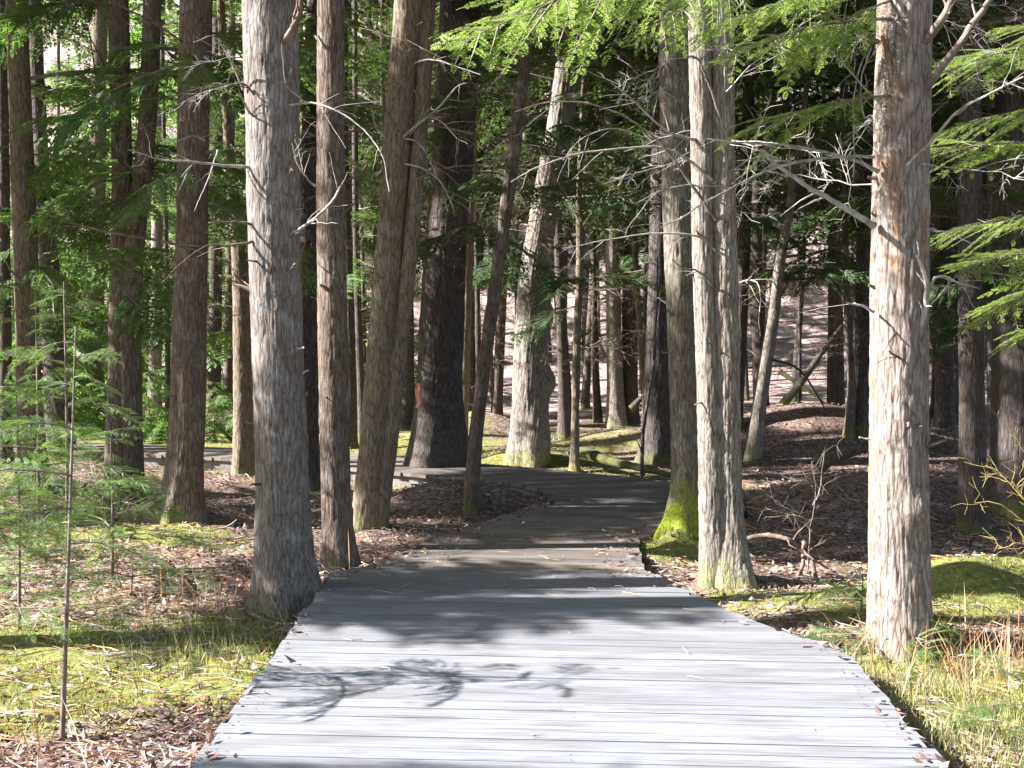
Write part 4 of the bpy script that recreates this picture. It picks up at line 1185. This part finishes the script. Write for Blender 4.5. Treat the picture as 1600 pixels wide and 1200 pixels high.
# ---------------------------------------------------------------- the paint blaze on the massive dark hemlock
def blaze():
    T = TREES['t8']
    P = []
    n, m_ = 5, 9
    for j in range(m_):
        py = 598 + (j / (m_ - 1)) * 38
        z = at(655, py, T['Y'])[2]
        c, r = on_stem(T, z)
        for i in range(n):
            px = 650 + 6 * i / (n - 1) + 1.5 * math.sin(j * 1.3)
            x = at(px, py, T['Y'] - r * 0.6)[0]
            dx = max(-0.98, min(0.98, (x - c[0]) / (r * 1.06)))
            P.append((x, c[1] - r * 1.06 * math.sqrt(1 - dx * dx) - 0.012, z))
    P = np.array(P) - T['base']
    Q = [(j * n + i, j * n + i + 1, (j + 1) * n + i + 1, (j + 1) * n + i) for j in range(m_ - 1) for i in range(n - 1)]
    b = MB()
    b.add(P, Q=Q)
    obj('paint_blaze', b.mesh('paint_blaze', [M['paint']], True), T['o'])
blaze()

# ---------------------------------------------------------------- background: young hemlocks in the sunny clearing and slope trees
def small_tree(label, p, H, n, protos, L0, mat='brown', w=0.10, group=None, name='young_hemlock', z0=0.3, cat='tree', seed=0):
    p = np.array([p[0], p[1], float(gz(p[0], p[1]))])
    t = thing(name, label, cat, p, group)
    b = MB()
    rg = np.random.default_rng(seed)
    P = np.array([[0, 0, -0.2], [0, 0, 0], [rg.normal(0, .02 * H), rg.normal(0, .02 * H), H * 0.5], [rg.normal(0, .03 * H), rg.normal(0, .03 * H), H]])
    C = spline(P, 14)
    b.tube(C, np.linspace(w / 2, w * 0.08, 14), 8)
    obj('trunk', b.mesh('trunk', [M[mat]], True), t)
    for i in range(n):
        f = (i + rg.uniform(0, 0.9)) / n
        z = z0 + (H - z0) * f ** 0.9
        az = i * 2.4 + rg.uniform(-0.4, 0.4)
        q = np.array([np.interp(z, C[:, 2], C[:, 0]), np.interp(z, C[:, 2], C[:, 1]), z])
        s = L0 * (1 - 0.75 * f) * rg.uniform(0.75, 1.2)
        add_bough(t, (0, 0, 0), protos[rg.integers(len(protos))], q, az, rg.uniform(-0.55, 0.15), rg.uniform(-0.8, 0.8), s, False)
    return t
YG = 'sunlit young hemlocks at the back of the clearing'
for i, (px, Y, H) in enumerate([(20, 30, 9), (95, 34, 10), (170, 38, 12), (235, 33, 9), (300, 40, 13), (350, 36, 10), (400, 44, 13), (470, 36, 10), (520, 42, 13), (565, 38, 9), (120, 46, 15), (20, 44, 14), (210, 48, 16), (330, 50, 16), (450, 52, 17), (600, 50, 14), (-60, 33, 10), (680, 54, 14), (60, 26, 6.5)]):
    x = (px - CX) / F_PX * Y
    small_tree('bright green young hemlock among others at the back of the sunny clearing', (x, Y), max(4.0, H * (0.62 + 0.028 * (x + 10))), 30, FAR, 1.25, 'brown', 0.14, YG, seed=300 + i)
for i, (px, Y, H) in enumerate([(815, 36, 8), (860, 42, 11), (1010, 40, 11), (930, 46, 12), (1090, 36, 9), (1250, 33, 8.5), (1400, 30, 9), (1520, 33, 10), (1300, 38, 11), (1460, 40, 12), (1590, 28, 9), (1180, 44, 12), (745, 44, 11)]):
    x = (px - CX) / F_PX * Y
    small_tree('shaded young hemlock with dark boughs among others below the leaf slope', (x, Y), H, 20, FARD, 1.1, 'dark', 0.15, 'dark young hemlocks below the leaf slope', seed=400 + i, z0=4.2)
for i in range(26):
    Y = 46 + (i * 7 % 20)
    px = -150 + i * 74 + (i * 37 % 31)
    x = (px - CX) / F_PX * Y
    bright = px < 640
    if px < 90:
        continue
    small_tree('tall conifer in the rows closing the view, green to the ground on the sunny side' if bright else 'tall dark conifer in the rows closing the view above the leaf slope', (x, Y), 17 + i % 4, 34 if bright else 30, FAR if bright else FARD, 1.7, 'brown', 0.22,
               'green conifers closing the view' if bright else 'dark conifers closing the view', 'conifer', 1.0 if bright else 7.5, 'tree', 700 + i)
rgb = np.random.default_rng(1234)
kk = 0
while kk < 84:
    Y = rgb.uniform(23, 44)
    px = rgb.uniform(520, 1610)
    if any(abs(px - q) < w for q, w in ((830, 48), (958, 26), (1270, 60), (655, 20))) and Y < 60 and rgb.random() < 0.85:
        continue
    x = (px - CX) / F_PX * Y
    p = np.array([x, Y, float(gz(x, Y))])
    t = thing('hemlock_tree', 'slender dark trunk with dead side twigs, crowded among others behind the grove', 'tree', p, 'slender dark trunks crowding the back of the grove')
    H = rgb.uniform(9, 14)
    lean = rgb.normal(0, 0.35, 2)
    C = np.array([[0, 0, -0.3], [0, 0, 0.05], [lean[0] * 0.3 + rgb.normal(0, .06), lean[1] * 0.3, H * 0.33], [lean[0] * 0.7, lean[1] * 0.7, H * 0.66], [lean[0], lean[1], H]])
    w = rgb.uniform(0.035, 0.14)
    Rd = np.array([w * 1.1, w, w * 0.8, w * 0.5, w * 0.1])
    obj('trunk', trunk_mesh(C, Rd, M['dark' if rgb.random() < 0.75 else 'brown'], 12, 0.3, 0.2, 4, 0.006, 900 + kk, (), 0.25, 5), t)
    Cs = spline(C, 40)
    for j in range(11):
        z = rgb.uniform(1.2, H * 0.75)
        q = np.array([np.interp(z, Cs[:, 2], Cs[:, 0]), np.interp(z, Cs[:, 2], Cs[:, 1]), z])
        add_bough(t, (0, 0, 0), DEADB[rgb.integers(4)] if rgb.random() < 0.7 else DEADG[rgb.integers(3)], q, rgb.uniform(0, 6.28), rgb.uniform(-0.35, 0.3), rgb.uniform(-1.5, 1.5), rgb.uniform(0.7, 1.4), False, 'bare_branch')
    for j in range(6):
        z = rgb.uniform(3.6, H)
        q = np.array([np.interp(z, Cs[:, 2], Cs[:, 0]), np.interp(z, Cs[:, 2], Cs[:, 1]), z])
        add_bough(t, (0, 0, 0), FARD[rgb.integers(3)], q, rgb.uniform(0, 6.28), rgb.uniform(-0.4, 0.2), rgb.uniform(-0.6, 0.6), rgb.uniform(0.4, 1.0), False)
    kk += 1
lb = [('low feathery hemlock bush, tallest at the near side of the far deck', 238, 690, 1.3, 30), ('low feathery hemlock bush spreading beside the slim striped trunk', 335, 690, 1.0, 26), ('tiny hemlock bush at the foot of a dark trunk by the clearing', 470, 650, 0.8, 16)]
for i, (lab, px, py, H, n) in enumerate(lb):
    p = gp(px, py)
    small_tree(lab, p, H, n, FAR, 0.42, 'brown', 0.03, None, 'hemlock_bush', 0.05, 'bush', 450 + i)

def bare_tree_mesh(seed, H):
    rg = np.random.default_rng(seed)
    b = MB()
    n = 12
    t = np.linspace(0, 1, n)
    C = np.stack([np.cumsum(rg.normal(0, 0.010, n)) * H * 0.6, np.cumsum(rg.normal(0, 0.008, n)) * H * 0.6, t * (H + 0.3) - 0.3], 1)
    r0 = rg.uniform(0.07, 0.16)
    b.tube(C, r0 * (1 - 0.88 * t) + r0 * 0.35 * np.exp(-t * 40), 8)
    for i in range(16):
        tt = rg.uniform(0.28, 0.97)
        p = np.array([np.interp(tt, t, C[:, k]) for k in range(3)])
        a = rg.uniform(0, 6.283)
        d = np.array([math.cos(a), math.sin(a), rg.uniform(0.3, 1.1)])
        ln = H * 0.22 * (1.15 - tt) * rg.uniform(0.6, 1.3)
        u = np.linspace(0, 1, 6)[:, None]
        P = p + d * u * ln + np.cumsum(rg.normal(0, 0.03 * ln, (6, 3)), 0)
        b.tube(P, np.linspace(r0 * 0.28 * (1.1 - tt), 0.006, 6), 4)
        for k in range(5):
            q = P[rg.integers(1, 6)]
            d2 = unit(d + rg.normal(0, 0.7, 3))
            l2 = ln * rg.uniform(0.2, 0.5)
            b.tube(np.stack([q, q + d2 * l2 * 0.5, q + d2 * l2 + rg.normal(0, 0.06 * l2, 3)]), [0.012, 0.009, 0.005], 3)
    return b.mesh('bare_tree', [M['far']], True)
BARE = [bare_tree_mesh(500 + i, 11 + i * 0.8) for i in range(6)]
k = 0
rg = np.random.default_rng(99)
while k < 160:
    Y = 38 + 60 * rg.random() ** 0.9
    px = rg.uniform(480, 1640)
    x = (px - CX) / F_PX * Y
    z = float(gz(x, Y))
    o = obj('bare_tree', BARE[k % 6], None, (x, Y, z))
    o.rotation_euler = (rg.normal(0, 0.04), rg.normal(0, 0.04), rg.uniform(0, 6.28))
    s = rg.uniform(0.6, 1.15) if k < 110 else rg.uniform(0.2, 0.45)
    o.scale = (s, s, s)
    tag(o, 'thin leafless tree among many on the far slope of pale fallen leaves', 'tree', 'leafless trees on the far leaf slope')
    k += 1

# ---------------------------------------------------------------- saplings and bushes close by
def sapling(label, px, py, H, boughs, protos=SAPL, w=12, z0=0.3, lean=(0, 0), seed=0, Y=None):
    p = gp(px, py)
    t = thing('hemlock_sapling', label, 'sapling', p, None)
    rg = np.random.default_rng(seed)
    b = MB()
    C = spline(np.array([[0, 0, -0.1], [0, 0, 0], [lean[0] * 0.4 + 0.01, lean[1] * 0.4, H * 0.5], [lean[0], lean[1], H]]), 16)
    r = w / 2 / F_PX * p[1]
    b.tube(C, np.linspace(r * 1.15, r * 0.2, 16), 9)
    obj('trunk', b.mesh('trunk', [M['twig']], True), t)
    for i in range(boughs):
        f = (i + rg.uniform(0, 0.8)) / boughs
        z = z0 + (H - z0) * f
        az = i * 2.4 + rg.uniform(-0.5, 0.5)
        q = np.array([np.interp(z, C[:, 2], C[:, 0]), np.interp(z, C[:, 2], C[:, 1]), z])
        s = (0.86 - 0.55 * f) * rg.uniform(0.55, 1.15)
        add_bough(t, (0, 0, 0), protos[rg.integers(len(protos))], q, az, rg.uniform(-0.15, 0.4), rg.uniform(-0.65, 0.65), s, False)
    return t
sapling('hemlock sapling with a bare lower stem standing in front of the moss carpet', 97, 1160, 1.85, 13, w=11, z0=0.85, lean=(0.05, 0.1), seed=1)
sapling('bushy hemlock sapling at the very edge of the moss carpet, many low sprays', -25, 1130, 1.75, 26, w=10, z0=0.5, seed=2)
sapling('taller hemlock sapling further back with a pale straight stem', 105, 905, 2.1, 24, w=10, z0=0.35, seed=3)
sapling('small hemlock sapling reaching its sprays in front of the mossy-footed brown hemlock', 175, 905, 1.0, 14, w=8, z0=0.25, seed=4)
sapling('hemlock sapling at the corner of the dry fern patch with its top out of view', -70, 1010, 2.0, 14, w=12, z0=0.6, seed=5)
sapling('sapling of pale green sprays wedged between two taller ones by the view edge', 30, 985, 1.5, 24, w=8, z0=0.2, seed=12)
sapling('spindly hemlock sapling with drooping sprays next to the grown-together pair', 60, 850, 1.9, 22, w=9, z0=0.3, seed=13)
sapling('knee-high hemlock seedling beside the foot of the big pale hemlock', 1345, 960, 0.35, 9, w=4, z0=0.03, seed=6)
sapling('hemlock seedling hugging the trunk base of the big pale hemlock', 1425, 1020, 0.22, 7, w=4, z0=0.03, seed=7)
sapling('hemlock seedling growing out of the grass beside the first boards', 1600, 1175, 0.40, 10, w=5, z0=0.05, seed=8)
sapling('tiny hemlock seedling on the leaf litter under the thicket', 205, 925, 0.3, 8, w=4, z0=0.03, seed=9)
sapling('low hemlock sprig in deep shade behind the big pale hemlock', 1492, 700, 0.5, 8, w=5, z0=0.05, seed=10)

def branchy(name, label, cat, p, stems, mat, seed=0, r0=0.005, tw=4):
    """a bare shrub or fallen branch; stems: lists of pixel points with distances"""
    rg = np.random.default_rng(seed)
    t = thing(name, label, cat, p)
    for st in stems:
        b = MB()
        P = spline(np.array([at(px, py, Y) for px, py, Y in st]), 7 * len(st)) - p
        P[1:] += np.cumsum(rg.normal(0, 0.0025, (len(P) - 1, 3)), 0)
        r = np.linspace(r0, r0 * 0.35, len(P))
        b.tube(P, r, 7)
        for i in range(tw):
            k = rg.integers(2, len(P) - 1)
            d = unit(P[k] - P[k - 1])
            d2 = unit(d + rg.normal(0, 0.75, 3))
            ln = rg.uniform(0.06, 0.24)
            u = np.linspace(0, 1, 6)[:, None]
            Q = P[k] + d2 * u * ln + np.cumsum(rg.normal(0, 0.05 * ln, (6, 3)), 0)
            b.tube(Q, np.linspace(max(r[k] * 0.5, 0.0016), 0.001, 6), 4)
            for q in range(2):
                pp = Q[rg.integers(1, 5)]
                d3 = unit(d2 + rg.normal(0, 0.8, 3))
                b.tube(np.stack([pp, pp + d3 * ln * 0.3, pp + d3 * ln * 0.5]), [0.0016, 0.0013, 0.0009], 3)
        obj('stem', b.mesh('stem', [M[mat]], True), t)
    return t
yb = gp(1262, 905)[1]
branchy('dead_shrub', 'small grey dead shrub with curly twigs behind the fallen branch', 'shrub', gp(1262, 890), [[(1262, 890, yb + .3), (1268, 830, yb + .3), (1275, 770, yb + .3), (1270, 725, yb + .3)], [(1268, 830, yb + .3), (1250, 800, yb + .2), (1230, 790, yb + .2)], [(1270, 790, yb + .3), (1285, 750, yb + .4), (1290, 700, yb + .4)], [(1262, 850, yb + .3), (1240, 820, yb + .2), (1225, 800, yb + .2), (1215, 795, yb + .2)], [(1270, 760, yb + .3), (1255, 740, yb + .3), (1240, 735, yb + .3)]], 'twig', 1, 0.0065, 6)
branchy('fallen_branch', 'pale barkless fallen branch arching over the leaf litter', 'branch', gp(1180, 862), [[(1168, 842, yb + .2), (1200, 838, yb + .15), (1232, 845, yb), (1255, 862, yb), (1275, 878, yb - .1), (1298, 892, yb - .2)]], 'deadbrown', 2, 0.022, 3)
branchy('fallen_branch', 'forked brown branch propped up under the pale barkless one', 'branch', gp(1240, 930), [[(1256, 845, yb), (1252, 880, yb), (1245, 910, yb - .1), (1240, 933, yb - .2)], [(1268, 875, yb), (1275, 905, yb - .15), (1295, 935, yb - .3), (1320, 958, yb - .5)]], 'deadbrown', 3, 0.020, 1)
yy = 10.3
branchy('twig_shrub', 'leafless shrub with yellowish budding twigs at the shaded edge', 'shrub', gp(1640, 880), [[(1650, 890, yy), (1620, 820, yy), (1590, 765, yy - .1), (1560, 735, yy - .2), (1505, 719, yy - .2)], [(1640, 850, yy), (1600, 810, yy), (1560, 780, yy), (1525, 779, yy)], [(1620, 820, yy), (1610, 750, yy), (1600, 700, yy), (1576, 665, yy)], [(1630, 860, yy), (1590, 850, yy), (1555, 855, yy)], [(1600, 780, yy), (1570, 750, yy), (1550, 740, yy)]], 'yellowtwig', 4, 0.007, 9)
branchy('fallen_branch', 'thin twiggy dead branch leaning on the thick grey hemlock by the deck corner', 'branch', gp(500, 930), [[(525, 897, 9.0), (505, 872, 9.0), (475, 850, 9.0)], [(490, 925, 8.9), (483, 880, 8.9), (472, 845, 8.9)], [(500, 875, 8.9), (470, 900, 8.8), (445, 912, 8.8)]], 'dead', 5, 0.006, 4)
branchy('sapling', 'thin dark leafless sapling by the far edge of the deck', 'sapling', gp(1003, 750), [[(1002, 752, 16.2), (1004, 690, 16.2), (1012, 630, 16.2), (1022, 560, 16.2), (1026, 480, 16.2), (1030, 400, 16.2)]], 'dark', 6, 0.024, 2)
for i, (lab, st, r0, w0) in enumerate([('mossy straight log leaning across the pink leaf slope', [(1206, 652, 22.5), (1240, 612, 22.5), (1275, 565, 22.6), (1315, 510, 22.7)], 0.085, 1), ('thin dark dead log crossing behind the mossy leaning one', [(1218, 580, 23.5), (1255, 605, 23.4), (1300, 640, 23.3)], 0.045, 1)]):
    branchy('leaning_log', lab, 'log', at(*st[0][:2], st[0][2]), [st], 'mossy' if i == 0 else 'dark', 20 + i, r0, 0)
for i, (lab, st, r0) in enumerate([('fallen log propped at a slant beside the broad dark trunk', [(985, 640, 26), (1000, 625, 26), (1015, 612, 26)], 0.08), ('dark fallen log lying on the moss past the split stump', [(905, 705, 18.6), (960, 722, 18.0), (1050, 742, 17.4)], 0.09),
                                  ('dead log lying behind the lichen-blotched hemlock', [(540, 632, 24), (560, 640, 24), (575, 648, 24)], 0.09), ('mossy fallen log among the shaded mounds', [(1275, 725, 16.2), (1310, 708, 16.2), (1355, 700, 16.2)], 0.14)]):
    branchy('fallen_log', lab, 'log', at(*st[0][:2], st[0][2]), [st], 'brown' if i == 3 else 'dark', 30 + i, r0, 0)

# ---------------------------------------------------------------- ground cover
def scatter_xy(n, seed, xr=(-5.5, 5.5), yr=(4.2, 24), p=1.9):
    rg = np.random.default_rng(seed)
    u = rg.random(n)
    y = yr[0] + (yr[1] - yr[0]) * u ** p
    hw = 0.40 * y + 0.6
    x = (rg.random(n) * 2 - 1) * hw
    return x, y, rg
def leaves():
    x, y, rg = scatter_xy(130000, 61)
    dd = deck_dist(x, y)
    mk = moss_mask(x, y)
    clump = fbm(x * 2.2, y * 2.2, 0, 66, 3)
    keep = (dd > 0.0) & (rg.random(len(x)) < np.clip(1.05 - 1.8 * sstep(0.40, 0.60, mk) * 0.5 + (clump - 0.5) * 1.4, 0.05, 1)) & (rg.random(len(x)) < np.where(mk > 0.52, 0.55, 1))
    on_deck = (dd < -0.03) & (dd > -0.45) & (y > 9.2) & (y < 13.5) & (rg.random(len(x)) < 0.5 * np.exp(dd / 0.18))
    on_edge = (dd <= 0.0) & (dd > -0.16) & (y < 9.5) & (rg.random(len(x)) < 0.30 * np.exp(dd / 0.05))
    idx = np.where(keep | on_deck | on_edge)[0]
    x, y = x[idx], y[idx]
    n = len(idx)
    z = np.where(dd[idx] < 0, 0.006, gz(x, y) + 0.012) + rg.random(n) * 0.012
    ln = (0.018 + 0.055 * rg.random(n) ** 2.2) * np.where(y > 12, 0.95, 1)
    wd = ln * rg.uniform(0.35, 0.7, n)
    a = rg.random(n) * 6.283
    d = np.stack([np.cos(a), np.sin(a), rg.normal(0, 0.28, n)], 1)
    s = np.stack([-np.sin(a), np.cos(a), rg.normal(0, 0.28, n)], 1)
    c = np.stack([x, y, z], 1)
    curl = rg.uniform(0.0, 0.35, n) * ln
    up = np.array([0, 0, 1.0])
    h = lambda v, k: v * (k)[:, None]
    P = np.stack([c - h(d, ln / 2) + h(up[None], curl), c + h(s, -wd / 2) - h(d, ln * .1), c + h(d, ln / 2) + h(up[None], curl * rg.random(n)), c + h(s, wd / 2) + h(d, ln * .08) + h(up[None], curl * .4)], 1)
    pal = np.array([(0.22, 0.135, 0.12), (0.31, 0.21, 0.20), (0.40, 0.31, 0.305), (0.16, 0.10, 0.085), (0.27, 0.145, 0.085), (0.50, 0.43, 0.41), (0.11, 0.075, 0.065)])
    col = pal[rg.choice(7, n, p=[.22, .19, .17, .15, .09, .08, .10])] * rg.uniform(0.65, 1.3, (n, 1))
    b = MB()
    i = np.arange(n)[:, None] * 4
    T = np.concatenate([i + np.array([[0, 1, 2]]), i + np.array([[0, 2, 3]])], 0)
    b.add(P.reshape(-1, 3), T=T, col=np.concatenate([col, col]))
    tag(obj('leaf_litter', b.mesh('leaf_litter', [M['litter']], False, True)), kind='stuff', label='scattered dry brown and pinkish leaves over the forest floor')
leaves()

def blades(name, label, n, seed, dens, h0, h1, w, pal, p=1.9, yr=(4.2, 22), lean=0.5, mat='blade', below=0.01):
    x, y, rg = scatter_xy(n, seed, yr=yr, p=p)
    keep = (deck_dist(x, y) > 0.01) & (rg.random(n) < dens(x, y))
    x, y = x[keep], y[keep]
    n = len(x)
    z = gz(x, y)
    h = rg.uniform(h0, h1, n)
    a = rg.random(n) * 6.283
    ln = rg.random(n) * lean
    tip = np.stack([x + np.cos(a) * ln * h, y + np.sin(a) * ln * h, z + h], 1)
    b2 = a + rg.uniform(-1, 1, n)
    ww = w * rg.uniform(0.7, 1.3, n)
    s = np.stack([np.cos(b2), np.sin(b2), 0 * x], 1) * ww[:, None] / 2
    base = np.stack([x, y, z - below], 1)
    md = base * 0.45 + tip * 0.55 + np.array([0, 0, 1.0]) * (0.12 * h)[:, None]
    b = MB()
    V = np.stack([base - s, base + s, md + s * 0.8, md - s * 0.8, tip], 1)
    pal = np.array(pal)
    col = pal[rg.integers(len(pal), size=n)] * rg.uniform(0.8, 1.2, (n, 1))
    i = np.arange(n)[:, None] * 5
    b.add(V.reshape(-1, 3), Q=i + np.array([[0, 1, 2, 3]]), T=i + np.array([[3, 2, 4]]), col=col)
    tag(obj(name, b.mesh(name, [M[mat]], False, True)), kind='stuff', label=label)
blades('moss', 'fuzzy yellow-green moss cushions on the forest floor', 260000, 71, lambda x, y: sstep(0.46, 0.56, moss_mask(x, y)) * 0.95, 0.014, 0.038, 0.006, [(0.22, 0.25, 0.05), (0.33, 0.34, 0.08), (0.42, 0.40, 0.16), (0.15, 0.18, 0.03)], 1.7)
zone = lambda cx, cy, sx, sy: (lambda x, y: np.exp(-((x - cx) / sx) ** 2 - ((y - cy) / sy) ** 2))
g1, g2, g3 = zone(2.5, 6.3, 0.9, 0.75), zone(-1.75, 8.2, 0.35, 0.6), zone(2.0, 7.2, 0.4, 0.5)
blades('grass', 'short pale tufted grass beside the first boards', 110000, 72, lambda x, y: np.clip(g1(x, y) * 1.2 * (fbm(x * 5, y * 5, 0, 81, 2) > 0.45) + 0.5 * g2(x, y) + 0.4 * g3(x, y), 0, 1), 0.05, 0.15, 0.0045, [(0.26, 0.27, 0.09), (0.36, 0.34, 0.16), (0.17, 0.20, 0.05), (0.45, 0.40, 0.24)], 1.4, (4.2, 10), 0.8)
f1, f2, f3, f4 = zone(2.75, 7.4, 0.7, 0.5), zone(-1.75, 9.0, 0.5, 0.5), zone(-2.6, 5.6, 0.45, 0.5), zone(-2.1, 9.8, 0.7, 0.7)
blades('dry_fern_stems', 'dry rust-coloured fern stems and straw standing in the litter', 30000, 73, lambda x, y: np.clip(0.8 * f1(x, y) + 0.30 * f2(x, y) + 0.5 * f3(x, y) + 0.10 * f4(x, y), 0, 1), 0.10, 0.34, 0.0055, [(0.50, 0.27, 0.13), (0.58, 0.38, 0.24), (0.40, 0.20, 0.09), (0.60, 0.48, 0.36)], 1.3, (4.2, 12), 1.1)
def fallen_twigs():
    x, y, rg = scatter_xy(9500, 75, yr=(4.4, 22), p=1.6)
    dd = deck_dist(x, y)
    keep = (dd > 0) | ((dd > -1.2) & (y > 8.6) & (y < 12) & (rg.random(len(x)) < 0.22)) | ((y < 8.6) & (rg.random(len(x)) < 0.012))
    b = MB()
    for xx, yy_, d_ in zip(x[keep], y[keep], dd[keep]):
        z = 0.006 if d_ < 0 else float(gz(xx, yy_)) + 0.02
        a = rg.random() * 6.283
        ln = rg.uniform(0.05, 0.32) * (0.6 if d_ < 0 else 1)
        u = np.linspace(-0.5, 0.5, 4)
        P = np.stack([xx + np.cos(a) * u * ln + rg.normal(0, .012, 4), yy_ + np.sin(a) * u * ln + rg.normal(0, .012, 4), z + np.abs(rg.normal(0, 0.006, 4)) + (0 if d_ < 0 else u * rg.normal(0, .12) * ln)], 1)
        b.tube(P, rg.uniform(0.0010, 0.0022 if d_ < 0 else 0.0045), 3, int(rg.random() < 0.5))
    tag(obj('fallen_twigs', b.mesh('fallen_twigs', [M['dead'], M['rusttwig']])), kind='stuff', label='scattered fallen twigs and straw on the litter and boards')
fallen_twigs()
print('objects', len(bpy.data.objects))
